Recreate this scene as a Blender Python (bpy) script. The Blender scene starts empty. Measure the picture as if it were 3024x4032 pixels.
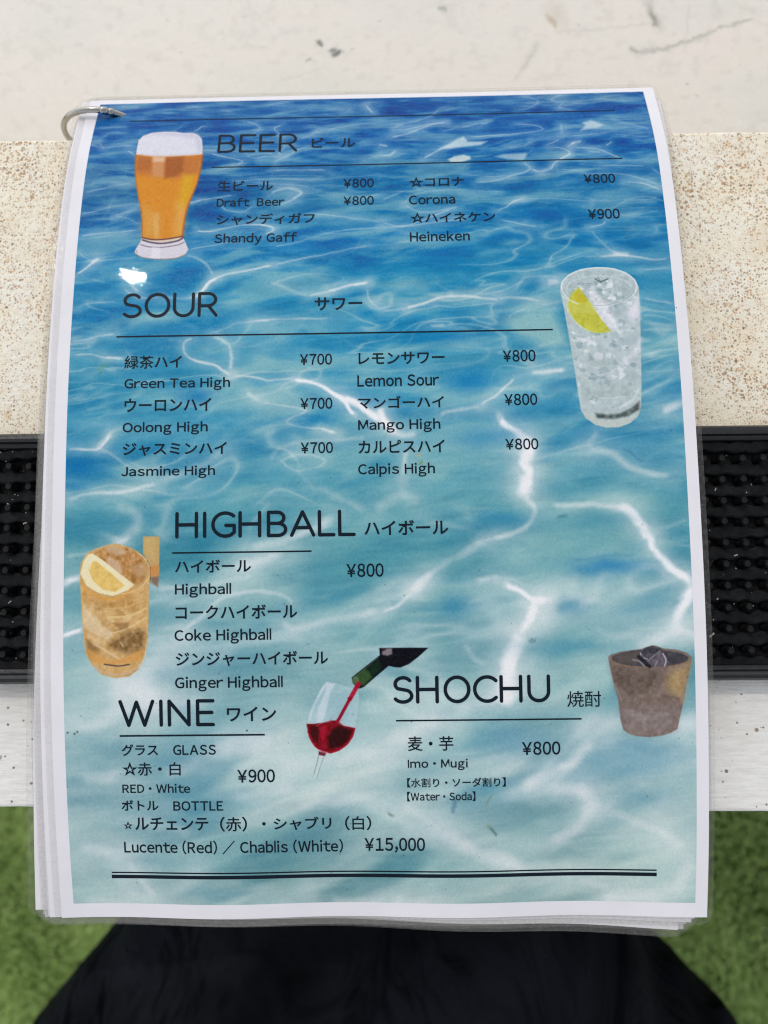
import bpy, math, random
import numpy as np
from mathutils import Vector, Matrix, Euler
R_ = math.radians
scene = bpy.context.scene
col = scene.collection

# ------------------------------------------------------------------ camera, sky, sun, exposure
CAM_H = .2764
cd = bpy.data.cameras.new('camera')
cam = bpy.data.objects.new('camera', cd); col.objects.link(cam)
cam.location = (0, 0, CAM_H)
cam.rotation_euler = (Matrix.Rotation(R_(1.2), 3, 'Y') @ Matrix.Rotation(R_(5.0), 3, 'X')).to_euler()
cd.sensor_fit = 'VERTICAL'; cd.sensor_height = 36; cd.lens = 36 * 3028 / 4032
cd.clip_start = .01; cd.clip_end = 50
cd.dof.use_dof = True; cd.dof.focus_distance = .252; cd.dof.aperture_fstop = 27.04 / 3.2
scene.camera = cam
SUN = Vector((-.312, .563, .765)).normalized()
w = bpy.data.worlds.new("World"); scene.world = w; w.use_nodes = True
nt = w.node_tree; nt.nodes.clear()
sky = nt.nodes.new('ShaderNodeTexSky'); sky.sky_type = 'NISHITA'; sky.sun_disc = False
sky.sun_elevation = math.asin(SUN.z); sky.sun_rotation = math.atan2(SUN.x, SUN.y)
sky.dust_density = .8; sky.air_density = 1.0
hsv = nt.nodes.new('ShaderNodeHueSaturation'); hsv.inputs['Saturation'].default_value = .22     # thin even cloud
bg = nt.nodes.new('ShaderNodeBackground'); bg.inputs['Strength'].default_value = .13
wo = nt.nodes.new('ShaderNodeOutputWorld')
nt.links.new(sky.outputs[0], hsv.inputs['Color']); nt.links.new(hsv.outputs[0], bg.inputs[0]); nt.links.new(bg.outputs[0], wo.inputs[0])
sl = bpy.data.lights.new('sun', 'SUN'); sl.energy = .4; sl.angle = R_(.5); sl.color = (1, .93, .82)
so = bpy.data.objects.new('sun', sl); col.objects.link(so); so.location = SUN * 5
so.rotation_euler = SUN.to_track_quat('Z', 'Y').to_euler()
scene.view_settings.view_transform = 'Standard'; scene.view_settings.look = 'None'
scene.view_settings.exposure = 0.68
scene.view_settings.gamma = 1
scene.cycles.transparent_max_bounces = 32; scene.render.filter_size = 1.15; scene.cycles.filter_width = 1.15

# ------------------------------------------------------------------ helpers
def link(o): col.objects.link(o); return o
def tag(o, label=None, cat=None, group=None, kind=None):
    for k, v in (('label', label), ('category', cat), ('group', group), ('kind', kind)):
        if v: o[k] = v
    return o
def empty(name, loc):
    o = link(bpy.data.objects.new(name, None)); o.location = loc; o.empty_display_size = .02; return o
def put(o, parent):
    if parent is not None:
        o.parent = parent; r = parent; m = Vector((0, 0, 0))
        while r: m += r.location; r = r.parent
        o.location = -m if parent.parent is None and parent.type == 'EMPTY' else o.location
    return o
def mesh(name, V, F, mat=None, parent=None, smooth=False, uv=None):
    """V in world metres; F list/array of faces (all same length if array)."""
    me = bpy.data.meshes.new(name); V = np.asarray(V, np.float32).reshape(-1, 3)
    if isinstance(F, np.ndarray):
        n, k = F.shape
        me.vertices.add(len(V)); me.vertices.foreach_set('co', V.ravel())
        me.loops.add(n * k); me.loops.foreach_set('vertex_index', F.astype(np.int32).ravel())
        me.polygons.add(n); me.polygons.foreach_set('loop_start', np.arange(0, n * k, k, dtype=np.int32))
        me.update(calc_edges=True); me.validate()
    else:
        me.from_pydata(V.tolist(), [], F); me.update()
    if uv is not None:
        l = me.uv_layers.new(name='UVMap'); vi = np.zeros(len(me.loops), np.int32); me.loops.foreach_get('vertex_index', vi)
        l.data.foreach_set('uv', np.asarray(uv, np.float32)[vi].ravel())
    me.polygons.foreach_set('use_smooth', np.full(len(me.polygons), bool(smooth)))
    if mat: me.materials.append(mat)
    return put(link(bpy.data.objects.new(name, me)), parent)
def gridfaces(nu, nv, flip=False):
    i = np.arange(nv - 1)[:, None] * nu + np.arange(nu - 1)[None]
    q = np.stack([i, i + 1, i + nu + 1, i + nu], -1).reshape(-1, 4)
    return q[:, ::-1] if flip else q
class MB:
    def __init__(s): s.v = []; s.f = []
    def add(s, v, f):
        b = len(s.v); s.v += [tuple(p) for p in v]; s.f += [tuple(b + i for i in q) for q in f]; return s
    def box(s, x0, x1, y0, y1, z0, z1):
        return s.add([(x, y, z) for z in (z0, z1) for y in (y0, y1) for x in (x0, x1)],
                     [(0, 2, 3, 1), (4, 5, 7, 6), (0, 1, 5, 4), (2, 6, 7, 3), (0, 4, 6, 2), (1, 3, 7, 5)])
    def tube(s, pts, r, n=12, closed=False):
        pts = [Vector(p) for p in pts]; N = len(pts); rr = r if isinstance(r, (list, tuple)) else [r] * N
        V = []; up = None
        for i, p in enumerate(pts):
            t = (pts[(i + 1) % N] - pts[i - 1]) if closed else (pts[min(i + 1, N - 1)] - pts[max(i - 1, 0)])
            t.normalize()
            if up is None: up = t.orthogonal().normalized()
            up = (up - t * up.dot(t)).normalized(); b = t.cross(up)
            V += [p + (up * math.cos(2 * math.pi * k / n) + b * math.sin(2 * math.pi * k / n)) * rr[i] for k in range(n)]
        F = [(i * n + k, i * n + (k + 1) % n, ((i + 1) % N) * n + (k + 1) % n, ((i + 1) % N) * n + k) for i in range(N if closed else N - 1) for k in range(n)]
        if not closed: F += [tuple(range(n))[::-1], tuple(range((N - 1) * n, N * n))]
        return s.add(V, F)
    def build(s, name, mat, parent=None, smooth=False): return mesh(name, s.v, s.f, mat, parent, smooth)
def bevel(o, wdt, seg=2):
    m = o.modifiers.new('bevel', 'BEVEL'); m.width = wdt; m.segments = seg; m.limit_method = 'ANGLE'; return o

# ------------------------------------------------------------------ node materials
def new_mat(name):
    m = bpy.data.materials.new(name); m.use_nodes = True
    return m, m.node_tree, m.node_tree.nodes['Principled BSDF']
def N(nt, t, **k):
    n = nt.nodes.new('ShaderNode' + t)
    for a, b in k.items():
        if a in n.inputs: n.inputs[a].default_value = b
        else: setattr(n, a, b)
    return n
def coords(nt, scale=(1, 1, 1)):
    tc = nt.nodes.new('ShaderNodeTexCoord'); mp = nt.nodes.new('ShaderNodeMapping'); mp.inputs['Scale'].default_value = scale
    nt.links.new(tc.outputs['Object'], mp.inputs[0]); return mp.outputs[0]
def noise(nt, vec, scale, detail=3, rough=.55, dist=0):
    n = N(nt, 'TexNoise', Scale=scale, Detail=detail, Roughness=rough, Distortion=dist); nt.links.new(vec, n.inputs['Vector']); return n.outputs['Fac']
def ramp(nt, fac, stops, interp='LINEAR'):
    r = nt.nodes.new('ShaderNodeValToRGB'); r.color_ramp.interpolation = interp
    while len(r.color_ramp.elements) < len(stops): r.color_ramp.elements.new(.5)
    for e, (p, c) in zip(r.color_ramp.elements, stops): e.position = p; e.color = (c if hasattr(c, '__len__') else (c, c, c)) + (() if hasattr(c, '__len__') and len(c) == 4 else (1,)) if hasattr(c, '__len__') else (c, c, c, 1)
    nt.links.new(fac, r.inputs[0]); return r.outputs[0]
def mix(nt, fac, a, b, mode='MIX'):
    m = nt.nodes.new('ShaderNodeMix'); m.data_type = 'RGBA'; m.blend_type = mode
    for v, i in ((fac, 0), (a, 6), (b, 7)):
        if hasattr(v, 'node'): nt.links.new(v, m.inputs[i])
        else: m.inputs[i].default_value = v if i == 0 else tuple(v) + (1,)
    return m.outputs[2]
def math_(nt, op, a, b=None, clamp=False):
    m = nt.nodes.new('ShaderNodeMath'); m.operation = op; m.use_clamp = clamp
    for v, i in ((a, 0), (b, 1)):
        if v is None: continue
        if hasattr(v, 'node'): nt.links.new(v, m.inputs[i])
        else: m.inputs[i].default_value = v
    return m.outputs[0]
def bump(nt, bs, h, dist, strength=1.0, coat=False):
    b = N(nt, 'Bump', Strength=strength, Distance=dist); nt.links.new(h, b.inputs['Height']); nt.links.new(b.outputs[0], bs.inputs['Normal'])
    if coat: nt.links.new(b.outputs[0], bs.inputs['Coat Normal'])

def paper_mat(name, base, img=None):
    m, nt, b = new_mat(name)
    c = coords(nt)
    if img:
        t = nt.nodes.new('ShaderNodeTexImage'); t.image = img; t.extension = 'EXTEND'
        grain = ramp(nt, noise(nt, c, 2600, 1), [(.3, .93), (.7, 1.03)])
        nt.links.new(mix(nt, 1.0, t.outputs[0], grain, 'MULTIPLY'), b.inputs['Base Color'])
    else:
        sp = N(nt, 'TexVoronoi', Scale=130.0); nt.links.new(c, sp.inputs['Vector'])
        dots = ramp(nt, sp.outputs['Distance'], [(.0, 0.0), (.035, 0.0), (.05, 1.0)])
        rnd = ramp(nt, N_sep(nt, sp.outputs['Color']), [(.93, 1.0), (.95, 0.0)])
        keep = math_(nt, 'MAXIMUM', dots, rnd)
        wv = ramp(nt, noise(nt, c, 60, 3), [(.3, .96), (.7, 1.02)])
        nt.links.new(mix(nt, keep, (.12, .11, .1), mix(nt, 1.0, base, wv, 'MULTIPLY')), b.inputs['Base Color'])
    b.inputs['Roughness'].default_value = .5
    smudge = ramp(nt, noise(nt, c, 1300, 3, .7), [(.48, .02), (.56, .30)]); nt.links.new(smudge, b.inputs['Coat Weight']); b.inputs['Coat Roughness'].default_value = .014; b.inputs['Coat IOR'].default_value = 1.45
    b.inputs['Specular IOR Level'].default_value = .05
    h = math_(nt, 'ADD', math_(nt, 'MULTIPLY', noise(nt, c, 900, 2), .45), math_(nt, 'MULTIPLY', noise(nt, c, 55, 2), .5))
    bump(nt, b, h, .00004, .6, True)
    return m
def N_sep(nt, c):
    s = nt.nodes.new('ShaderNodeSeparateColor'); nt.links.new(c, s.inputs[0]); return s.outputs[0]

def ink_mat():
    m, nt, b = new_mat('printed_ink'); b.inputs['Base Color'].default_value = (.005, .012, .021, 1)
    b.inputs['Roughness'].default_value = .5; b.inputs['Coat Weight'].default_value = .15; b.inputs['Coat Roughness'].default_value = .014; b.inputs['Coat IOR'].default_value = 1.45
    b.inputs['Specular IOR Level'].default_value = .05
    return m
def film_mat():
    m, nt, b = new_mat('laminate_film'); b.inputs['Base Color'].default_value = (.42, .41, .39, 1); b.inputs['Roughness'].default_value = .16
    b.inputs['Specular IOR Level'].default_value = .5
    c = coords(nt); bump(nt, b, noise(nt, c, 300, 3), .0004, .5)
    tr = N(nt, 'BsdfTransparent'); tr.inputs[0].default_value = (.98, .978, .97, 1)
    mx = nt.nodes.new('ShaderNodeMixShader')
    scr = ramp(nt, noise(nt, coords(nt, (1, 1, 1)), 900, 4, .7), [(.45, .09), (.75, .19)])
    nt.links.new(scr, mx.inputs[0]); nt.links.new(tr.outputs[0], mx.inputs[1]); nt.links.new(b.outputs[0], mx.inputs[2])
    nt.links.new(mx.outputs[0], nt.nodes['Material Output'].inputs[0]); return m
def metal_mat():
    m, nt, b = new_mat('nickel_ring'); b.inputs['Metallic'].default_value = 1; b.inputs['Base Color'].default_value = (.40, .385, .36, 1); b.inputs['Roughness'].default_value = .16
    c = coords(nt); bump(nt, b, noise(nt, c, 1500, 2), .00004, .6); return m
def flat(name, c, rough=.6, bumpscale=None, dist=.0005):
    m, nt, b = new_mat(name); co = coords(nt)
    nt.links.new(mix(nt, ramp(nt, noise(nt, co, (bumpscale or 40) * .4, 4), [(.35, 0.0), (.65, 1.0)]), tuple(x * .8 for x in c), c), b.inputs['Base Color'])
    b.inputs['Roughness'].default_value = rough
    if bumpscale: bump(nt, b, noise(nt, co, bumpscale, 4), dist)
    return m

def speckled_mat():
    m, nt, b = new_mat('rust_speckled_paint'); c = coords(nt)
    big = noise(nt, c, 14, 3, .6); mid = noise(nt, c, 60, 3, .6); fine = noise(nt, c, 420, 3, .6)
    base = mix(nt, ramp(nt, mid, [(.35, 0.0), (.65, 1.0)]), (.95, .86, .66), (.96, .92, .80))
    base = mix(nt, ramp(nt, noise(nt, c, 26, 4, .65), [(.5, 0.0), (.72, .5)]), base, (.72, .54, .34))
    base = mix(nt, ramp(nt, noise(nt, c, 120, 4, .7), [(.58, 0.0), (.70, .55)]), base, (.78, .52, .22))
    base = mix(nt, ramp(nt, fine, [(.40, .22), (.56, 0.0)]), base, (.74, .62, .44))
    dens = ramp(nt, noise(nt, c, 38, 3, .6), [(.25, .30), (.75, 1.0)])
    for sc, thr, seed in ((900.0, .52, 0), (620.0, .30, 3), (1250.0, .62, 7)):
        mp = N(nt, 'Mapping'); mp.inputs['Location'].default_value = (seed, seed * .7, seed * .3); nt.links.new(c, mp.inputs[0])
        dd = N(nt, 'MixRGB') if False else None
        v = N(nt, 'TexVoronoi', Scale=sc); nt.links.new(mp.outputs[0], v.inputs['Vector'])
        s = nt.nodes.new('ShaderNodeSeparateColor'); nt.links.new(v.outputs['Color'], s.inputs[0])
        size = math_(nt, 'MULTIPLY', math_(nt, 'MULTIPLY', s.outputs[0], thr * 1.25), dens)
        inside = math_(nt, 'LESS_THAN', math_(nt, 'ADD', v.outputs['Distance'], math_(nt, 'MULTIPLY', math_(nt, 'SUBTRACT', fine, .5), .35)), size)
        cc = ramp(nt, s.outputs[1], [(0, (.13, .08, .05)), (.25, (.33, .17, .07)), (.75, (.62, .30, .09)), (1, (.32, .25, .18))])
        fac = math_(nt, 'MULTIPLY', inside, math_(nt, 'ADD', math_(nt, 'MULTIPLY', s.outputs[2], .45), .45))
        base = mix(nt, fac, base, cc)
    nt.links.new(base, b.inputs['Base Color']); b.inputs['Roughness'].default_value = .75
    bump(nt, b, math_(nt, 'ADD', fine, math_(nt, 'MULTIPLY', noise(nt, c, 1400, 2), .5)), .0005, .8)
    return m
def strip_mat():
    m, nt, b = new_mat('brushed_white_paint'); c = coords(nt); cs = coords(nt, (.16, 1, 1))
    st = noise(nt, cs, 700, 4, .7); st2 = noise(nt, coords(nt, (.25, 1, 1)), 1500, 2)
    base = mix(nt, ramp(nt, st, [(.35, 0.0), (.6, 1.0)]), (.80, .775, .72), (.91, .89, .85))
    base = mix(nt, ramp(nt, noise(nt, c, 35, 3), [(.5, 0.0), (.75, .4)]), base, (.70, .64, .54))
    for sc, thr, seed in ((330.0, .16, 2), (150.0, .065, 5)):
        mp = N(nt, 'Mapping'); mp.inputs['Location'].default_value = (seed, seed * .7, 0); nt.links.new(c, mp.inputs[0])
        v = N(nt, 'TexVoronoi', Scale=sc); nt.links.new(mp.outputs[0], v.inputs['Vector'])
        s = nt.nodes.new('ShaderNodeSeparateColor'); nt.links.new(v.outputs['Color'], s.inputs[0])
        size = math_(nt, 'MULTIPLY', math_(nt, 'POWER', s.outputs[0], 2.0), thr * 1.6)
        inside = math_(nt, 'LESS_THAN', math_(nt, 'ADD', v.outputs['Distance'], math_(nt, 'MULTIPLY', math_(nt, 'SUBTRACT', noise(nt, c, 2500, 1), .5), .06)), size)
        base = mix(nt, math_(nt, 'MULTIPLY', inside, .8), base, ramp(nt, s.outputs[1], [(0, (.06, .04, .03)), (.6, (.22, .10, .04)), (1, (.3, .2, .12))]))
    nt.links.new(base, b.inputs['Base Color']); b.inputs['Roughness'].default_value = .6
    bump(nt, b, math_(nt, 'ADD', st, math_(nt, 'MULTIPLY', st2, .5)), .0005, .8)
    return m
def rubber_mat(name, dust):
    m, nt, b = new_mat(name); c = coords(nt)
    d = ramp(nt, noise(nt, c, 240, 5, .75), [(.42, 0.0), (.8, dust)])
    base = mix(nt, d, (.005, .0056, .0066), (.035, .036, .036))
    nt.links.new(base, b.inputs['Base Color']); b.inputs['Roughness'].default_value = .75; b.inputs['Specular IOR Level'].default_value = .16
    bump(nt, b, noise(nt, c, 900, 3), .00025, .7); return m
def cloth_mat():
    m, nt, b = new_mat('black_cloth'); c = coords(nt)
    base = mix(nt, ramp(nt, noise(nt, c, 9, 4), [(.35, 0.0), (.7, 1.0)]), (.0015, .0018, .0027), (.013, .015, .021))  # paler patches in the colour stand for light caught by the folds
    nt.links.new(base, b.inputs['Base Color']); b.inputs['Roughness'].default_value = .85; b.inputs['Specular IOR Level'].default_value = .08
    h = math_(nt, 'ADD', math_(nt, 'MULTIPLY', noise(nt, coords(nt, (1.0, .4, 1)), 13, 3, .5, 1.2), 1.0), math_(nt, 'MULTIPLY', noise(nt, c, 900, 2), .01))
    bump(nt, b, h, .07, 1.0); return m

# ------------------------------------------------------------------ painter for flat print and stains (pixels per mm, colours in sRGB)
class Canvas:
    def __init__(s, wmm, hmm, ppm, base):
        s.k = ppm; s.w = int(round(wmm * ppm)); s.h = int(round(hmm * ppm)); s.wmm = wmm; s.hmm = hmm
        s.Y, s.X = np.mgrid[0:s.h, 0:s.w].astype(np.float32); s.X = (s.X + .5) / ppm; s.Y = (s.Y + .5) / ppm
        s.img = np.zeros((s.h, s.w, 3), np.float32); s.img[:] = base
        s.tex = s.noise(1.2, 1.2, 3, 99)
    def noise(s, cx, cy, octv, seed):
        rs = np.random.RandomState(seed); out = np.zeros((s.h, s.w), np.float32); a = 1.; tot = 0
        for o in range(octv):
            gx = max(2, int(s.wmm / cx) + 3); gy = max(2, int(s.hmm / cy) + 3); g = rs.rand(gy + 1, gx + 1).astype(np.float32)
            fx = s.X[0] / cx; fy = s.Y[:, 0] / cy; ix = np.minimum(fx.astype(int), gx - 1); iy = np.minimum(fy.astype(int), gy - 1)
            tx = fx - ix; ty = fy - iy; tx = tx * tx * (3 - 2 * tx); ty = (ty * ty * (3 - 2 * ty))[:, None]
            r = (g[iy][:, ix] * (1 - tx) + g[iy][:, ix + 1] * tx) * (1 - ty) + (g[iy + 1][:, ix] * (1 - tx) + g[iy + 1][:, ix + 1] * tx) * ty
            out += a * r; tot += a; a *= .5; cx *= .5; cy *= .5
        return out / tot
    def field(s, cx, cy, octv, seed, shear=0., warp=0.):
        rs = np.random.RandomState(seed); out = 0; a = 1.; tot = 0; Y = s.Y + shear * s.X + 200; X = s.X + 50
        if warp: Y = Y + warp * (s.noise(cx, cy * 2, 2, seed + 400) - .5)
        for o in range(octv):
            g = rs.rand(int(700 / cy) + 3, int(360 / cx) + 3).astype(np.float32); fx = X / cx; fy = Y / cy; ix = fx.astype(int); iy = fy.astype(int)
            tx = fx - ix; ty = fy - iy; tx = tx * tx * (3 - 2 * tx); ty = ty * ty * (3 - 2 * ty); ix = np.clip(ix, 0, g.shape[1] - 2); iy = np.clip(iy, 0, g.shape[0] - 2)
            out = out + a * ((g[iy, ix] * (1 - tx) + g[iy, ix + 1] * tx) * (1 - ty) + (g[iy + 1, ix] * (1 - tx) + g[iy + 1, ix + 1] * tx) * ty); tot += a; a *= .5; cx *= .5; cy *= .5
        return out / tot
    def win(s, pts, pad):
        x0 = max(0, int((min(p[0] for p in pts) - pad) * s.k)); x1 = min(s.w, int((max(p[0] for p in pts) + pad) * s.k) + 2)
        y0 = max(0, int((min(p[1] for p in pts) - pad) * s.k)); y1 = min(s.h, int((max(p[1] for p in pts) + pad) * s.k) + 2)
        return slice(y0, max(y0, y1)), slice(x0, max(x0, x1))
    def dist(s, pts, sl, X, Y):
        d = np.full(X.shape, 1e9, np.float32)
        for (ax, ay), (bx, by) in zip(pts[:-1], pts[1:]):
            vx = bx - ax; vy = by - ay; L = vx * vx + vy * vy + 1e-9
            t = np.clip(((X - ax) * vx + (Y - ay) * vy) / L, 0, 1); d = np.minimum(d, (X - ax - t * vx) ** 2 + (Y - ay - t * vy) ** 2)
        return np.sqrt(d)
    def blend(s, sl, a, c): s.img[sl] += (np.array(c, np.float32) - s.img[sl]) * a[..., None]
    def smooth(s, pts, n=4):
        if len(pts) < 3: return pts
        P = [np.array(p) for p in pts]; P = [2 * P[0] - P[1]] + P + [2 * P[-1] - P[-2]]; o = []
        for i in range(1, len(P) - 2):
            for k in range(n):
                t = k / n; o.append(.5 * (2 * P[i] + (P[i + 1] - P[i - 1]) * t + (2 * P[i - 1] - 5 * P[i] + 4 * P[i + 1] - P[i + 2]) * t * t + (3 * P[i] - P[i - 1] - 3 * P[i + 1] + P[i + 2]) * t ** 3))
        return [tuple(q) for q in o] + [tuple(P[-2])]
    def stroke(s, w_, a, pts, c, warp=None, glow=0, hard=False):
        pts = s.smooth(pts); pad = w_ * (4 if glow else 2) + 1; sl = s.win(pts, pad)
        X = s.X[sl]; Y = s.Y[sl]
        if X.size == 0: return
        if warp is not None: X = X + warp[0][sl]; Y = Y + warp[1][sl]
        d = s.dist(pts, sl, X, Y); hw = w_ / 2
        if hard: al = np.clip((hw * 1.15 - d) / (hw * .4 + .12) + .0, 0, 1) * a
        else:
            L0 = np.array(pts[0]); L1 = np.array(pts[-1]); te = max(w_ * 1.5, 2.0)
            if np.hypot(*(L1 - L0)) < 2.5 * te: te = .01
            tap = np.clip(np.hypot(X - L0[0], Y - L0[1]) / te + .25, 0, 1) * np.clip(np.hypot(X - L1[0], Y - L1[1]) / te + .25, 0, 1)
            core = np.exp(-(d / (hw * 1.35)) ** 2); al = core * a * (tap if warp is not None else 1)
            if warp is not None: al = al * np.clip(.55 + .9 * warp[2][sl], 0, 1.15)
            if glow: al = np.maximum(al, glow * a * np.exp(-(d / (w_ * 1.3 + 1.1)) ** 2))
        s.blend(sl, np.clip(al, 0, 1), c)
    def poly(s, soft, a, pts, c, nz=0, seed=1):
        sl = s.win(pts, soft * 2 + .3); X = s.X[sl]; Y = s.Y[sl]
        if X.size == 0: return
        ins = np.zeros(X.shape, bool); P = list(pts) + [pts[0]]
        for (ax, ay), (bx, by) in zip(P[:-1], P[1:]):
            if ay != by: ins ^= ((ay > Y) != (by > Y)) & (X < (bx - ax) * (Y - ay) / (by - ay) + ax)
        d = s.dist(P, sl, X, Y); sd = np.where(ins, d, -d); sf = max(soft, .15)
        al = np.clip(.5 + sd / (2 * sf), 0, 1) if soft < .6 else np.clip(.5 + sd / (2 * sf), 0, 1) ** 1.2
        if nz:
            n = (s.tex[sl] - .5) * 2 * nz * 255 * 1.4
            s.img[sl] += ((np.array(c, np.float32) + n[..., None]) - s.img[sl]) * (al * a)[..., None]
        else: s.blend(sl, al * a, c)
    def blob(s, c0, r, a, c, warp=None):
        sl = s.win([(c0[0] - r[0] * 2, c0[1] - r[1] * 2), (c0[0] + r[0] * 2, c0[1] + r[1] * 2)], 1); X = s.X[sl]; Y = s.Y[sl]
        if X.size == 0: return
        if warp is not None: X = X + 2 * warp[0][sl]; Y = Y + 2 * warp[1][sl]
        q = ((X - c0[0]) / r[0]) ** 2 + ((Y - c0[1]) / r[1]) ** 2; s.blend(sl, a * np.exp(-q * 1.1), c)
    def image(s, name):
        im = bpy.data.images.new(name, s.w, s.h, alpha=False); px = np.ones((s.h, s.w, 4), np.float32)
        px[..., :3] = np.clip(s.img / 255, 0, 1)[::-1]; im.pixels.foreach_set(px.ravel()); im.update(); im.pack(); return im

# ------------------------------------------------------------------ the menu sheet surface: measured bend of the top sheet (metres along the sheet -> left / right print edge)
KS = np.array([0.0, 0.02661, 0.04896, 0.06891, 0.08748, 0.10522, 0.12245, 0.13932, 0.1559, 0.17223, 0.18836, 0.20437, 0.22038, 0.23657, 0.25312, 0.27007, 0.28734])
KP = np.array([[-0.11206, 0.17732, 0.00473, 0.09022, 0.17978, 0.00448], [-0.11159, 0.15249, 0.01428, 0.0907, 0.15489, 0.01387], [-0.11126, 0.1308, 0.01968, 0.09102, 0.13317, 0.01917], [-0.11098, 0.11114, 0.02303, 0.09131, 0.1135, 0.02245], [-0.1107, 0.0927, 0.02522, 0.09159, 0.09506, 0.02459], [-0.1104, 0.07501, 0.0267, 0.09188, 0.07739, 0.02603], [-0.11009, 0.0578, 0.02768, 0.09219, 0.0602, 0.02699], [-0.10978, 0.04093, 0.02828, 0.0925, 0.04336, 0.02756], [-0.10949, 0.02433, 0.02856, 0.0928, 0.02681, 0.02782], [-0.1092, 0.00799, 0.02852, 0.09308, 0.0105, 0.02777], [-0.10893, -0.00816, 0.02817, 0.09335, -0.00561, 0.0274], [-0.10867, -0.02416, 0.02747, 0.09361, -0.02158, 0.0267], [-0.1084, -0.04014, 0.02638, 0.09388, -0.03754, 0.02561], [-0.10813, -0.05625, 0.02482, 0.09416, -0.05366, 0.02405], [-0.10785, -0.07264, 0.0227, 0.09444, -0.0701, 0.02193], [-0.10759, -0.0893, 0.01989, 0.0947, -0.08686, 0.01913], [-0.10741, -0.10611, 0.01632, 0.09488, -0.10385, 0.01557]])
PW, PH = 202.3, 287.34
def _nat(s, y):
    n = len(s); h = np.diff(s); A = np.eye(n); B = np.zeros_like(y)
    for i in range(1, n - 1):
        A[i, i - 1] = h[i - 1]; A[i, i] = 2 * (h[i - 1] + h[i]); A[i, i + 1] = h[i]
        B[i] = 6 * ((y[i + 1] - y[i]) / h[i] - (y[i] - y[i - 1]) / h[i - 1])
    return np.linalg.solve(A, B)
KM = _nat(KS, KP)
def edges(v):
    vc = np.clip(v, 0, KS[-1]); i = np.clip(np.searchsorted(KS, vc) - 1, 0, len(KS) - 2); h = (KS[i + 1] - KS[i])[..., None]
    a = (KS[i + 1] - vc)[..., None] / h; b = (vc - KS[i])[..., None] / h
    p = a * KP[i] + b * KP[i + 1] + ((a ** 3 - a) * KM[i] + (b ** 3 - b) * KM[i + 1]) * h * h / 6
    return p + np.minimum(v, 0)[..., None] * (KP[1] - KP[0]) / KS[1] + np.maximum(v - KS[-1], 0)[..., None] * (KP[-1] - KP[-2]) / (KS[-1] - KS[-2])
def _raw(u, v, rip=1.0):
    e = edges(v / 1000); t = (u / PW)[..., None]; p = e[..., :3] * (1 - t) + e[..., 3:] * t
    k = np.clip((v - 215) / 72, 0, 1.15) ** 2 * .0009 * rip
    p[..., 2] += k * np.cos(2 * np.pi * (u - 50) / 77) + .00025 * rip * np.sin(u / 31 + v / 23) * np.sin(v / 37 + 1)
    return p
def sheet(u, v, off=0.0, rip=1.0):
    """page millimetres (u right, v down) -> world metres, off metres above the sheet"""
    u = np.asarray(u, float); v = np.asarray(v, float); u, v = np.broadcast_arrays(u, v)
    p = _raw(u, v, rip); n = np.cross(_raw(u + 1, v, rip) - p, p - _raw(u, v + 1, rip)); n /= np.linalg.norm(n, axis=-1)[..., None]
    return p + n * off

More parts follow.
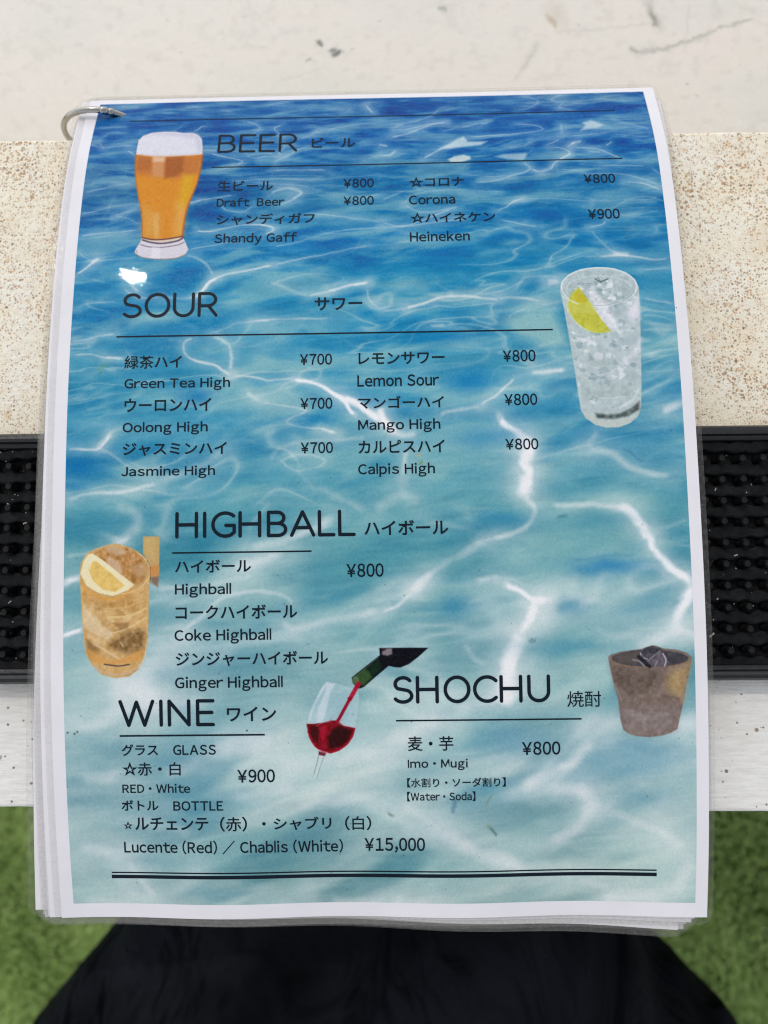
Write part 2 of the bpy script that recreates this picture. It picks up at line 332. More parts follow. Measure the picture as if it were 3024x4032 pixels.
# ------------------------------------------------------------------ print
def paint_print():
    c = Canvas(PW, PH, 5, (0, 0, 0)); G = [(-0.7, (38, 98, 168), (40, 98, 165), (38, 95, 165)), (22.8, (25, 92, 168), (20, 92, 168), (28, 98, 172)), (45.7, (25, 90, 158), (10, 100, 165), (28, 108, 172)), (66.0, (20, 112, 180), (18, 116, 182), (38, 128, 184)), (80.3, (30, 130, 185), (25, 130, 182), (60, 145, 188)), (94.1, (40, 132, 185), (38, 138, 188), (75, 155, 188)), (107.4, (62, 148, 185), (60, 150, 192), (85, 160, 188)), (124.8, (72, 155, 192), (60, 150, 192), (70, 150, 190)), (141.8, (68, 148, 188), (85, 160, 186), (85, 155, 188)), (158.5, (92, 165, 185), (90, 162, 180), (92, 162, 180)), (174.9, (95, 160, 175), (92, 162, 178), (78, 152, 175)), (191.2, (105, 165, 182), (112, 172, 188), (90, 152, 180)), (207.4, (128, 175, 192), (118, 170, 182), (98, 162, 178)), (223.6, (150, 190, 198), (130, 180, 188), (120, 178, 194)), (239.9, (132, 176, 188), (150, 188, 196), (140, 184, 200)), (256.5, (138, 176, 188), (142, 180, 188), (138, 178, 190)), (273.6, (142, 180, 186), (122, 165, 172), (128, 170, 172)), (286.9, (132, 166, 174), (124, 162, 164), (138, 170, 172))]
    gy = np.array([g[0] for g in G]); cols = np.array([g[1:] for g in G], float)   # rows x 3 x rgb
    yy = c.Y[:, 0]; rows = np.stack([[np.interp(yy, gy, cols[:, k, ch]) for ch in range(3)] for k in range(3)])  # 3,3,h
    x = c.X[0] / PW
    wl = np.clip(1 - 2 * x, 0, 1); wr = np.clip(2 * x - 1, 0, 1); wm = 1 - wl - wr
    c.img = (rows[0].T[:, None] * wl[None, :, None] + rows[1].T[:, None] * wm[None, :, None] + rows[2].T[:, None] * wr[None, :, None]).astype(np.float32)
    vv = (c.Y / PH)
    n1 = c.noise(14, 4.5, 4, 1); n2 = c.noise(30, 11, 4, 2); n3 = c.noise(46, 22, 4, 5); n4 = c.noise(9, 2.2, 4, 6)
    n = n1 * np.clip(1.2 - 2 * vv, 0, 1) + n2 * np.clip(1 - np.abs(vv - .45) * 2.2, 0, 1) + n3 * np.clip(2 * vv - .9, 0, 1); n = n / (np.clip(1.2 - 2 * vv, 0, 1) + np.clip(1 - np.abs(vv - .45) * 2.2, 0, 1) + np.clip(2 * vv - .9, 0, 1))
    dk = np.clip((.50 - n) * 4.5, 0, 1)[..., None]; lt = np.clip((n - .50) * 4.5, 0, 1)[..., None]
    c.img = c.img * (1 - dk * np.array([.30, .12, .05])) ; c.img += (np.array([170, 212, 214]) - c.img) * lt * (.22 + .12 * vv[..., None])
    s4 = np.clip((n4 - .52) * 5, 0, 1)[..., None]; c.img += (np.array([130, 185, 208]) - c.img) * s4 * .28 * np.clip(1.15 - 1.9 * vv, .12, 1)[..., None]
    dks = np.clip((.42 - n4) * 5, 0, 1)[..., None]; c.img *= 1 - dks * np.array([.22, .10, .06]) * np.clip(1.1 - 1.2 * vv, .25, 1)[..., None]
    # broad creamy bands of light crossing the shallow end, rising to the right
    for sd, cx, cy, sh, lo, k in ((61, 60, 15, .38, .56, .80), (62, 50, 12, .30, .50, .35), (63, 70, 18, -.25, .60, .45)):
        f = c.field(cx, cy, 3, sd, sh, 14); m = np.clip((vv - lo) / .22, 0, 1); a = np.clip((f - .50) * 5.0, 0, 1) ** 1.3 * m * k
        c.img += (np.array([206, 220, 214]) - c.img) * a[..., None]
        a = np.clip((.44 - f) * 4, 0, 1) * m * .30; c.img += (np.array([98, 150, 165]) - c.img) * a[..., None]
    fs = c.field(22, 1.6, 4, 71, .12, 5); a = (fs - .5) * 22; c.img += a[..., None] * np.array([1.0, .8, .6])
    for sd, cx, cy, sh, w0, w1, k in ((81, 20, 3.4, .05, -.3, .30, .55), (82, 30, 6.5, .10, .10, .55, .62), (83, 36, 11, .18, .35, .80, .55), (84, 48, 17, .30, .62, 1.3, .5)):
        f = c.field(cx, cy, 4, sd, sh, cy * 1.6); m = np.clip((vv - w0) / .14, 0, 1) * np.clip((w1 - vv) / .14, 0, 1)
        a = np.clip((f - .515) * 6.5, 0, 1) ** 1.2 * m * k * (.55 + .45 * vv); c.img += (np.array([168, 206, 204]) - c.img) * a[..., None]
        a = np.clip((.47 - f) * 6, 0, 1) * m * k * .62; c.img += (c.img * np.array([.62, .84, .90]) - c.img) * a[..., None]
    # soft web of light between the traced waves
    for sd, cx, cy, sh, w0, w1, wd, k in ((91, 26, 7, .10, .12, .50, .020, .26), (92, 34, 12, .15, .30, .80, .026, .26), (93, 46, 19, .25, .50, 1.3, .040, .30)):
        f = c.field(cx, cy, 3, sd, sh, cy * 2.2); g_ = c.field(40, 20, 2, sd + 9, .2, 8); m = np.clip((vv - w0) / .12, 0, 1) * np.clip((w1 - vv) / .12, 0, 1) * np.clip((g_ - .40) * 5, 0, 1)
        a = (np.exp(-((f - .5) / wd) ** 2) + .55 * np.exp(-((f - .5) / (wd * 3)) ** 2)) * m * k; c.img += (np.array([216, 228, 226]) - c.img) * np.clip(a, 0, .8)[..., None]
    wob = (.25 + 1.0 * vv)
    warp = ((c.noise(7, 5, 3, 11) - .5) * 2.6 * wob, (c.noise(7, 5, 3, 12) - .5) * 2.0 * wob, c.noise(9, 9, 3, 13))
    # fine crossing ripples of light, small near the top of the picture and wide near the bottom
    for sd, cx, cy, lo, hi, st in ((21, 26, 3.0, 0, .30, .42), (22, 36, 6, .16, .55, .32), (23, 50, 17, .55, 1.01, .25)):
        r = c.noise(cx, cy, 2, sd) + .35 * (c.noise(cx * .5, cy * .5, 2, sd + 50) - .5); ridge = .6 * np.exp(-((r - .5) / .022) ** 2) * np.clip(c.noise(cx * 1.4, cy * 2, 2, sd + 70) * 2.6 - 1.0, 0, 1)
        soft = np.exp(-((r - .5) / .05) ** 2) * .5 * np.clip(c.noise(cx * 1.4, cy * 2, 2, sd + 70) * 2.6 - 1.0, 0, 1)
        m = np.clip((vv - lo) / .12 + (lo == 0), 0, 1) * np.clip((hi - vv) / .12, 0, 1); a = (np.maximum(ridge, soft) * m * st)[..., None]
        c.img += (np.array([205, 222, 226]) - c.img) * a
    for op in OPS[:NW]:
        if op[0] == 's':
            k, w_, a, pts, cc = op; white = sum(cc) > 640
            dn = .5 < pts[0][1] / PH; c.stroke(w_ * (1.5 if dn and a < .85 else 1.35 if dn else 1.1), a * (.80 if w_ < 1.6 else .92), pts, cc if not white else (205, 222, 228) if pts[0][1] < 70 else (234, 234, 232), warp, .40 if white else 0)
            if white and a > .8 and w_ > 1.2: c.stroke(w_ * .75, .8, pts, (250, 245, 246), warp)
        elif op[0] == 'p': c.poly(op[1], op[2], op[3], op[4], op[5])
        else: c.blob(op[1], op[3], op[2], op[4], warp)
    for op in OPS[NW:]:
        if op[0] == 's': c.stroke(op[1], op[2], op[3], op[4], None, 0, True)
        elif op[0] == 'p': c.poly(op[1], op[2], op[3], op[4], op[5])
    rs = np.random.RandomState(77)
    for i in range(110):
        x, y, q = rs.rand() * PW, rs.rand() ** .7 * PH, rs.rand(); c.blob((x, y), (.10 + .14 * q, .10 + .10 * rs.rand()), .75, (40, 60, 68))
    for x, y in ((1.0, 229.6), (3.2, 230.0), (4.1, 229.4), (59, 229.5)): c.blob((x, y), (.30, .26), .95, (30, 34, 36))
    g = (c.noise(.5, .5, 1, 31) - .5) * 9; c.img += g[..., None]
    lin = lambda q: np.where(q < .04045, q / 12.92, ((np.maximum(q, 0) + .055) / 1.055) ** 2.4)     # printed colours as measured on the sheet -> ink reflectance (gloss and light level taken off)
    bl = np.clip((c.img[..., 2] - c.img[..., 0] - 8) / 50, 0, 1)[..., None]; tone = np.array([.99, .99, .985]) * (1 - bl) + np.array([.98, .93, .87]) * bl
    L = np.clip((lin(np.clip(c.img / 255, 0, 1)) * tone - .016) / .97, .003, .86); c.img = np.where(L < .0031308, L * 12.92, 1.055 * L ** (1 / 2.4) - .055) * 255
    return c.image('water_print')
NW = 326
OPS = [
('s',0.32,0.4,[(0.3,1.5),(9.4,1.5),(14.4,1.5)],(232,232,234)),
('s',0.32,0.45,[(0.5,14.1),(5.4,13.5),(11.1,13.4)],(232,232,234)),
('s',0.39,0.5,[(-0.1,21.7),(3.5,19.8),(5.9,16.8),(11.6,16.7)],(232,232,234)),
('s',0.39,0.55,[(-0.4,22.1),(4.5,24.2),(10.3,23.4),(16.3,23.1)],(232,232,234)),
('s',0.39,0.55,[(3.4,21.8),(4.8,24.2)],(232,232,234)),
('s',0.58,0.6,[(14.5,25.9),(16.4,27.4)],(232,232,234)),
('s',0.39,0.5,[(0.4,44.6),(4.3,43.1),(9.6,41.8),(18.0,39.7)],(232,232,234)),
('s',0.39,0.7,[(-0.2,53.0),(3.8,52.3),(9.8,50.4),(15.1,49.6),(20.2,49.1)],(232,232,234)),
('s',0.45,0.75,[(11.5,54.4),(15.4,52.9),(20.1,51.7)],(232,232,234)),
('s',0.45,0.6,[(11.5,54.4),(16.3,55.1),(19.1,56.5),(21.3,57.7)],(232,232,234)),
('s',0.58,0.8,[(0.3,61.8),(6.0,61.2),(14.0,60.4),(21.3,60.0)],(232,232,234)),
('s',0.77,0.35,[(4.9,45.9),(7.9,44.4),(12.6,44.5),(17.5,45.4),(12.9,47.3),(8.1,47.5),(4.9,45.9)],(80,160,170)),
('s',0.71,0.4,[(2.0,41.0),(7.3,38.6),(14.1,37.9)],(120,170,200)),
('s',0.51,0.5,[(0.2,68.2),(2.7,70.1),(6.7,71.3),(14.1,71.1),(21.3,70.1)],(232,232,234)),
('s',0.77,0.8,[(0.1,76.2),(3.0,74.5),(5.5,72.7),(7.4,70.9)],(232,232,234)),
('s',1.42,0.75,[(6.1,72.0),(7.4,70.9)],(232,232,234)),
('s',0.51,0.6,[(38.5,67.9),(45.1,66.9),(51.7,65.6),(58.3,65.5)],(232,232,234)),
('s',0.64,0.85,[(40.8,60.8),(47.5,60.6),(54.1,59.2),(60.8,58.6),(66.8,59.5),(67.5,60.7),(64.3,63.0)],(232,232,234)),
('s',0.97,0.7,[(62.1,58.7),(66.8,59.5),(66.9,61.0)],(232,232,234)),
('s',0.77,0.85,[(43.7,83.7),(45.6,80.7),(49.5,78.6),(54.7,76.6),(61.3,75.7),(67.8,74.3)],(232,232,234)),
('s',0.64,0.6,[(67.8,74.3),(77.7,72.0),(87.6,70.0),(100.8,67.4)],(232,232,234)),
('s',0.9,0.5,[(37.3,70.1),(40.6,70.9),(44.0,72.8),(46.1,75.7),(47.5,78.2)],(232,232,234)),
('s',0.9,0.5,[(17.8,78.0),(19.9,80.9),(22.1,83.8)],(232,232,234)),
('s',0.51,0.6,[(36.2,49.9),(41.5,48.0),(48.9,47.0),(53.6,46.3)],(232,232,234)),
('s',1.03,0.5,[(38.8,49.2),(41.5,48.2)],(232,232,234)),
('s',0.58,0.65,[(49.0,50.2),(51.2,52.6),(57.2,53.1),(60.5,50.5)],(232,232,234)),
('s',0.9,0.7,[(65.8,46.2),(69.1,44.3),(73.8,43.7),(76.9,45.7),(73.9,48.6),(69.3,50.7)],(232,232,234)),
('s',1.03,0.6,[(73.1,44.0),(76.6,45.7),(74.6,48.0)],(232,232,234)),
('s',0.39,0.45,[(55.4,42.3),(64.2,41.7),(77.2,42.8),(79.9,44.5)],(232,232,234)),
('s',0.45,0.6,[(45.5,36.2),(50.2,34.6),(51.9,33.6)],(232,232,234)),
('s',0.77,0.75,[(66.8,36.3),(73.6,36.1),(82.5,36.1),(86.6,36.4)],(232,232,234)),
('s',0.39,0.5,[(53.3,40.2),(66.9,39.7),(80.5,40.5),(88.7,39.8),(104.6,39.0)],(232,232,234)),
('s',0.58,0.75,[(43.6,27.7),(49.2,29.7),(55.6,31.7),(53.3,33.8)],(232,232,234)),
('s',0.58,0.6,[(63.7,29.7),(60.3,30.6),(57.5,29.7),(60.2,28.7),(65.8,28.4)],(232,232,234)),
('s',0.58,0.7,[(67.4,33.7),(68.0,31.6),(72.0,29.4),(75.4,26.5),(78.8,25.3)],(232,232,234)),
('s',0.58,0.6,[(68.9,21.9),(70.5,25.3),(68.5,28.0),(70.6,29.4)],(232,232,234)),
('s',0.45,0.6,[(75.2,21.8),(80.0,19.7),(82.1,17.6)],(232,232,234)),
('s',0.9,0.5,[(80.4,19.0),(81.7,17.8)],(232,232,234)),
('s',0.32,0.5,[(82.1,17.6),(89.7,16.0),(98.2,14.2),(104.8,14.3)],(232,232,234)),
('s',0.45,0.6,[(55.7,11.7),(59.3,13.4),(60.9,15.6),(59.6,17.6),(57.2,19.0)],(232,232,234)),
('s',0.45,0.65,[(69.3,13.8),(66.2,15.8),(67.3,17.8),(69.5,19.4)],(232,232,234)),
('s',0.64,0.6,[(36.3,16.8),(38.3,15.9),(39.6,14.3),(42.0,13.9)],(232,232,234)),
('s',0.39,0.45,[(19.7,19.8),(27.9,17.1),(33.1,13.1)],(232,232,234)),
('s',0.58,0.5,[(46.6,5.1),(49.6,6.1)],(232,232,234)),
('s',0.45,0.45,[(64.2,-0.0),(70.8,1.3),(63.7,2.7)],(232,232,234)),
('s',0.58,0.5,[(32.0,3.3),(36.3,2.9),(37.5,4.0)],(232,232,234)),
('s',0.51,0.6,[(85.3,6.3),(91.7,5.8),(93.9,6.4),(91.7,7.6)],(232,232,234)),
('s',0.77,0.85,[(99.6,3.5),(101.0,6.3),(102.8,8.9)],(232,232,234)),
('s',0.39,0.5,[(99.6,3.5),(102.4,2.3),(104.9,2.8)],(232,232,234)),
('s',0.32,0.35,[(15.7,10.4),(20.8,6.2),(26.4,4.7)],(232,232,234)),
('s',0.32,0.35,[(51.4,11.1),(58.5,11.8),(71.3,11.7),(86.9,13.3)],(232,232,234)),
('s',0.58,0.55,[(81.4,54.9),(87.5,55.4),(104.5,58.5)],(232,232,234)),
('s',0.64,0.55,[(104.7,60.7),(94.2,61.3),(87.5,62.2),(80.9,64.0),(74.3,66.1),(67.7,67.4)],(232,232,234)),
('s',0.77,0.4,[(95.5,50.5),(100.2,48.2),(104.8,46.8)],(232,232,234)),
('s',0.9,0.35,[(67.9,81.1),(74.5,79.1),(81.0,77.8),(89.5,78.7),(92.2,80.2),(87.6,82.9)],(232,232,234)),
('s',0.9,0.75,[(86.3,84.3),(94.1,82.4),(100.6,81.1)],(232,232,234)),
('s',0.51,0.45,[(41.4,26.3),(45.6,26.6)],(232,232,234)),
('s',0.51,0.45,[(46.9,26.4),(56.7,27.6)],(232,232,234)),
('s',0.39,0.4,[(98.2,25.6),(104.7,24.9)],(232,232,234)),
('s',0.58,0.45,[(99.6,31.6),(104.7,29.9)],(232,232,234)),
('b',(89.4,48.0),0.25,(7.7,3.9),(165,205,210)),
('b',(20.5,79.5),0.3,(7.1,3.9),(165,205,210)),
('b',(49.4,77.2),0.25,(5.8,3.2),(165,205,210)),
('b',(-1.0,18.1),0.45,(3.2,0.8),(120,175,205)),
('b',(9.4,16.4),0.45,(3.2,0.8),(120,175,205)),
('b',(14.1,37.9),0.45,(3.2,0.8),(120,175,205)),
('b',(5.3,39.4),0.45,(3.2,0.8),(120,175,205)),
('b',(26.6,6.4),0.45,(3.2,0.8),(120,175,205)),
('b',(18.7,6.1),0.45,(3.2,0.8),(120,175,205)),
('b',(50.9,5.1),0.45,(3.2,0.8),(120,175,205)),
('b',(42.6,24.4),0.45,(3.2,0.8),(120,175,205)),
('b',(59.4,26.8),0.45,(3.2,0.8),(120,175,205)),
('b',(76.9,31.8),0.45,(3.2,0.8),(120,175,205)),
('s',0.77,0.7,[(105.0,25.3),(107.1,25.9)],(232,232,234)),
('s',0.84,0.75,[(105.0,30.6),(108.4,30.0),(110.9,27.6)],(232,232,234)),
('s',0.45,0.6,[(109.3,17.2),(113.5,14.8),(119.2,12.9),(123.5,10.9),(127.2,6.7),(130.1,5.9)],(232,232,234)),
('s',0.64,0.7,[(110.0,17.7),(115.6,17.4),(122.6,15.1),(129.0,14.4)],(232,232,234)),
('s',0.77,0.8,[(108.5,21.6),(113.4,20.3),(119.1,17.5),(124.7,15.1),(129.3,14.5)],(232,232,234)),
('s',0.84,0.9,[(119.7,32.1),(122.8,30.0),(127.0,27.4),(130.5,25.6)],(232,232,234)),
('p',0.51,0.75,[(125.6,27.8),(129.9,25.1),(132.7,22.9),(134.8,22.0),(135.8,23.6),(136.1,24.6),(143.3,24.6),(140.8,26.4),(135.3,27.0),(129.7,27.9)],(205,220,226),0),
('s',0.39,0.65,[(136.9,22.3),(146.6,21.8),(157.0,21.0),(163.4,19.6),(160.8,17.1),(153.2,16.4)],(232,232,234)),
('p',0.39,0.8,[(128.7,32.8),(131.0,31.4),(134.4,30.8),(136.7,31.7),(136.7,33.0),(133.6,34.1),(129.8,34.0)],(215,222,215),0),
('s',0.45,0.5,[(133.7,17.5),(138.6,16.1),(143.9,15.1),(140.7,16.7)],(232,232,234)),
('s',0.39,0.5,[(127.4,18.8),(131.6,17.9)],(232,232,234)),
('p',0.58,0.65,[(145.3,32.0),(148.7,31.0),(156.6,30.7),(156.2,32.7),(155.0,34.0),(149.9,33.5)],(200,218,222),0),
('s',0.45,0.6,[(149.6,27.8),(154.4,27.7),(158.0,26.0),(158.5,24.1)],(232,232,234)),
('s',0.51,0.4,[(156.1,32.3),(158.7,29.7)],(232,232,234)),
('s',0.45,0.6,[(154.6,8.8),(158.9,7.9),(161.9,5.8),(163.0,3.6),(160.9,1.9),(158.6,0.1)],(232,232,234)),
('s',0.51,0.7,[(149.0,-1.1),(155.5,-0.9),(158.9,0.1)],(232,232,234)),
('s',0.58,0.6,[(172.8,0.4),(168.3,2.5),(169.2,4.4),(172.2,5.3),(170.5,7.7),(175.6,9.5)],(232,232,234)),
('s',0.32,0.5,[(169.4,8.2),(173.8,6.8),(178.6,5.5)],(232,232,234)),
('s',0.84,0.7,[(170.2,17.1),(170.0,21.1)],(232,232,234)),
('s',0.64,0.65,[(164.4,27.1),(168.4,24.9)],(232,232,234)),
('s',0.58,0.8,[(171.4,28.2),(173.7,26.5)],(232,232,234)),
('s',1.03,0.8,[(172.9,26.9),(175.8,26.0)],(232,232,234)),
('s',0.58,0.7,[(165.3,28.3),(169.3,29.1),(171.7,31.4),(167.8,34.1),(165.7,36.0),(164.5,38.3),(160.3,40.0)],(232,232,234)),
('s',0.84,0.7,[(168.2,33.9),(171.5,31.6)],(232,232,234)),
('s',0.51,0.7,[(173.4,28.7),(181.5,29.6),(186.6,32.7),(189.5,34.2)],(232,232,234)),
('s',0.9,0.5,[(178.7,30.4),(182.0,31.2)],(232,232,234)),
('s',0.32,0.5,[(158.7,25.5),(164.4,23.4),(174.0,23.2),(184.5,22.1)],(232,232,234)),
('p',0.58,0.7,[(176.7,20.6),(178.8,17.9),(177.9,16.4),(181.2,15.2),(185.7,18.0),(182.7,19.6),(179.5,19.9)],(200,218,224),0),
('s',0.45,0.5,[(189.7,16.3),(195.3,18.0),(201.7,21.1)],(232,232,234)),
('s',0.39,0.4,[(187.8,22.6),(194.5,23.8),(201.2,24.5)],(232,232,234)),
('s',0.58,0.6,[(185.1,28.0),(187.0,26.7)],(232,232,234)),
('s',0.58,0.65,[(154.6,34.8),(157.4,37.9),(151.5,40.2),(145.3,42.5),(137.9,43.5)],(232,232,234)),
('s',0.58,0.6,[(157.4,37.9),(161.0,39.2),(166.0,36.4)],(232,232,234)),
('s',0.45,0.55,[(134.0,39.6),(142.7,40.8),(151.5,40.6)],(232,232,234)),
('s',0.9,0.3,[(158.4,38.3),(162.3,40.9)],(232,232,234)),
('s',0.45,0.5,[(167.8,38.6),(174.5,39.1),(177.7,40.5),(185.8,40.7),(195.6,43.0),(201.9,46.3)],(232,232,234)),
('s',0.77,0.75,[(189.4,44.4),(196.0,45.0),(202.6,48.3)],(232,232,234)),
('s',0.51,0.5,[(200.0,39.4),(202.1,41.1)],(232,232,234)),
('s',0.51,0.4,[(175.5,35.4),(183.5,36.0)],(232,232,234)),
('s',0.58,0.45,[(181.4,37.2),(197.5,37.7)],(232,232,234)),
('s',0.71,0.45,[(112.8,51.7),(114.9,48.6),(121.7,46.4),(131.7,46.2),(146.4,47.4)],(232,232,234)),
('s',0.71,0.5,[(112.8,51.7),(116.8,54.3),(121.4,55.0),(127.5,54.0),(132.2,53.1)],(232,232,234)),
('s',0.58,0.6,[(104.7,58.5),(111.4,60.5),(118.0,58.8),(123.4,56.2),(129.5,54.0)],(232,232,234)),
('s',0.64,0.6,[(104.7,60.7),(114.7,60.4),(124.7,58.9),(134.0,58.2)],(232,232,234)),
('s',0.64,0.7,[(144.0,55.1),(148.1,53.3),(151.6,51.0),(154.3,50.3)],(232,232,234)),
('s',1.03,0.5,[(150.9,51.4),(153.9,50.3)],(232,232,234)),
('s',0.45,0.45,[(154.3,50.3),(164.9,50.6),(178.1,51.7),(198.0,51.8)],(232,232,234)),
('s',0.64,0.75,[(145.2,58.5),(151.1,60.0),(158.9,61.6)],(232,232,234)),
('s',0.64,0.8,[(175.3,62.2),(180.6,61.3),(182.4,59.5)],(232,232,234)),
('s',0.9,0.45,[(176.5,63.1),(178.9,66.8),(183.1,71.3),(186.2,72.8)],(232,232,234)),
('s',0.77,0.7,[(178.4,73.2),(186.2,73.0),(195.8,74.5),(202.3,74.6)],(232,232,234)),
('s',1.54,0.6,[(184.0,72.4),(187.5,72.8)],(232,232,234)),
('s',0.51,0.35,[(163.4,73.1),(178.4,73.2)],(232,232,234)),
('s',0.51,0.45,[(182.9,57.3),(190.8,57.4),(200.8,56.1)],(232,232,234)),
('s',0.77,0.4,[(104.6,67.8),(113.2,66.2),(124.5,65.7)],(232,232,234)),
('s',0.77,0.45,[(104.8,49.5),(108.9,47.7),(113.6,45.8)],(232,232,234)),
('s',1.03,0.4,[(149.8,85.8),(152.6,80.7),(156.6,80.2),(164.9,80.9)],(232,232,234)),
('s',1.16,0.75,[(159.6,83.3),(164.9,82.4)],(232,232,234)),
('s',0.51,0.6,[(192.3,78.7),(202.6,78.2)],(232,232,234)),
('b',(150.0,67.3),0.4,(4.5,1.6),(165,205,210)),
('b',(192.2,63.4),0.3,(7.7,3.2),(165,205,210)),
('b',(162.4,48.2),0.4,(10.3,2.6),(110,170,195)),
('b',(122.9,74.4),0.4,(16.7,3.9),(15,120,185)),
('b',(109.7,82.7),0.4,(10.3,2.6),(165,205,210)),
('b',(163.2,56.0),0.5,(12.9,2.6),(12,105,175)),
('b',(136.6,2.6),0.45,(2.9,0.6),(125,178,206)),
('b',(113.8,1.8),0.45,(2.9,0.6),(125,178,206)),
('b',(147.6,8.5),0.45,(2.9,0.6),(125,178,206)),
('b',(185.6,3.3),0.45,(2.9,0.6),(125,178,206)),
('b',(193.7,5.3),0.45,(2.9,0.6),(125,178,206)),
('b',(116.8,25.2),0.45,(2.9,0.6),(125,178,206)),
('b',(146.9,38.0),0.45,(2.9,0.6),(125,178,206)),
('b',(125.0,46.5),0.45,(2.9,0.6),(125,178,206)),
('b',(195.5,31.6),0.45,(2.9,0.6),(125,178,206)),
('b',(176.5,38.8),0.45,(2.9,0.6),(125,178,206)),
('b',(140.9,82.6),0.45,(2.9,0.6),(125,178,206)),
('s',0.77,0.5,[(16.7,82.1),(20.8,84.6),(25.4,85.6),(30.0,85.2)],(232,232,234)),
('s',0.97,0.5,[(30.0,85.2),(36.6,86.0),(41.8,85.4)],(232,232,234)),
('s',0.97,0.85,[(41.2,85.7),(43.7,83.3),(46.9,80.2),(49.5,79.2)],(232,232,234)),
('s',0.77,0.4,[(18.2,78.6),(20.0,81.4),(23.4,84.0)],(232,232,234)),
('s',0.77,0.35,[(1.3,88.8),(5.8,87.2),(15.6,87.0)],(232,232,234)),
('s',0.84,0.75,[(-0.0,101.2),(5.2,100.1),(9.7,99.0),(15.5,98.6)],(232,232,234)),
('s',0.64,0.6,[(0.8,105.3),(7.4,105.7),(13.9,106.9)],(232,232,234)),
('s',0.97,0.8,[(11.9,106.5),(18.5,107.1)],(232,232,234)),
('s',0.77,0.55,[(48.1,98.8),(51.9,97.0),(58.4,95.1),(65.5,94.5),(71.3,93.9),(87.6,93.9)],(232,232,234)),
('s',1.16,0.65,[(61.6,94.9),(67.5,94.4)],(232,232,234)),
('s',0.9,0.8,[(42.2,99.9),(39.0,101.2),(38.1,103.6),(39.1,106.3),(43.7,108.4),(48.9,110.1),(52.2,112.2),(54.8,113.6)],(232,232,234)),
('s',1.16,0.65,[(47.4,100.0),(51.3,101.4),(54.0,104.2),(54.4,108.2),(54.1,112.2)],(232,232,234)),
('s',1.29,0.3,[(31.9,100.4),(38.4,101.5)],(232,232,234)),
('s',0.77,0.7,[(54.8,113.6),(60.5,114.0),(65.7,115.1),(74.7,114.6)],(232,232,234)),
('s',1.29,0.9,[(74.7,114.7),(79.8,115.9),(84.2,117.4),(87.4,120.1),(91.2,122.4),(93.7,126.0),(95.6,127.4)],(232,232,234)),
('s',1.93,0.9,[(90.6,121.8),(96.3,123.8),(100.1,126.8),(103.8,129.8)],(232,232,234)),
('s',1.29,0.6,[(59.3,118.0),(60.6,120.9),(64.4,123.0)],(232,232,234)),
('s',0.77,0.6,[(64.4,123.0),(71.5,124.1),(79.1,125.8),(74.6,127.8),(72.7,129.6),(77.8,131.0),(84.1,132.1),(89.8,133.4)],(232,232,234)),
('s',1.16,0.7,[(83.5,132.1),(89.2,133.2)],(232,232,234)),
('s',0.84,0.8,[(0.2,137.9),(5.9,137.6),(11.0,137.7),(12.9,135.8),(14.7,132.6)],(232,232,234)),
('s',1.67,0.5,[(11.3,136.8),(14.4,133.6)],(232,232,234)),
('s',1.03,0.5,[(11.0,137.7),(16.2,140.4),(20.7,143.6),(27.1,146.3)],(232,232,234)),
('s',1.16,0.4,[(14.7,132.6),(17.9,131.0)],(232,232,234)),
('s',0.9,0.45,[(70.8,142.5),(74.6,140.9),(80.9,141.0),(85.3,142.7),(80.9,145.2),(74.6,145.4),(70.8,142.5)],(232,232,234)),
('s',1.42,0.35,[(67.0,143.0),(69.5,138.6),(77.8,136.2),(88.5,135.7),(99.9,135.2)],(232,232,234)),
('s',0.77,0.5,[(104.4,90.9),(101.2,88.6),(99.9,85.8),(100.0,83.0)],(232,232,234)),
('s',0.9,0.75,[(79.8,85.8),(87.6,84.2),(94.1,82.2),(100.6,80.9)],(232,232,234)),
('s',1.16,0.4,[(66.6,80.6),(74.5,83.9),(80.4,85.8)],(232,232,234)),
('s',1.67,0.4,[(30.3,148.2),(42.9,144.6),(52.4,138.3)],(232,232,234)),
('b',(65.0,107.1),0.4,(5.1,4.5),(165,205,210)),
('b',(27.7,92.8),0.55,(7.7,3.2),(165,205,210)),
('b',(42.0,120.0),0.7,(6.4,3.2),(30,120,185)),
('b',(4.2,144.0),0.7,(8.4,4.5),(30,115,180)),
('b',(50.5,93.2),0.6,(7.1,3.2),(28,125,180)),
('b',(82.9,129.1),0.7,(7.1,1.8),(35,130,185)),
('b',(46.2,104.1),0.3,(5.8,2.6),(165,205,210)),
('b',(55.0,88.4),0.35,(7.1,2.6),(165,205,210)),
('s',0.77,0.5,[(104.4,91.8),(113.4,91.3)],(232,232,234)),
('s',0.9,0.85,[(112.1,91.3),(119.3,89.0),(125.2,87.3),(131.7,87.0),(138.1,87.6),(144.5,88.4)],(232,232,234)),
('s',0.97,0.6,[(143.2,88.0),(152.3,87.9),(158.7,89.4)],(232,232,234)),
('s',0.77,0.45,[(136.9,86.2),(145.9,85.3),(150.6,82.9),(153.3,81.2)],(232,232,234)),
('p',2.57,0.75,[(145.4,97.4),(147.2,94.3),(153.4,91.3),(162.4,91.9),(165.2,98.7),(167.4,105.5),(161.6,106.8),(149.1,101.8)],(168,206,206),0),
('s',0.64,0.4,[(146.2,95.3),(148.8,93.3),(153.4,91.6)],(232,232,234)),
('s',1.16,0.6,[(119.7,97.2),(126.2,97.3)],(232,232,234)),
('b',(114.2,82.2),0.4,(7.7,3.2),(165,205,210)),
('b',(139.2,92.8),0.35,(7.1,3.9),(165,205,210)),
('b',(125.4,101.7),0.7,(12.2,2.3),(28,125,185)),
('b',(133.2,116.9),0.8,(9.0,3.9),(28,125,188)),
('s',1.67,0.75,[(153.0,114.7),(158.7,113.8),(165.8,113.1)],(232,232,234)),
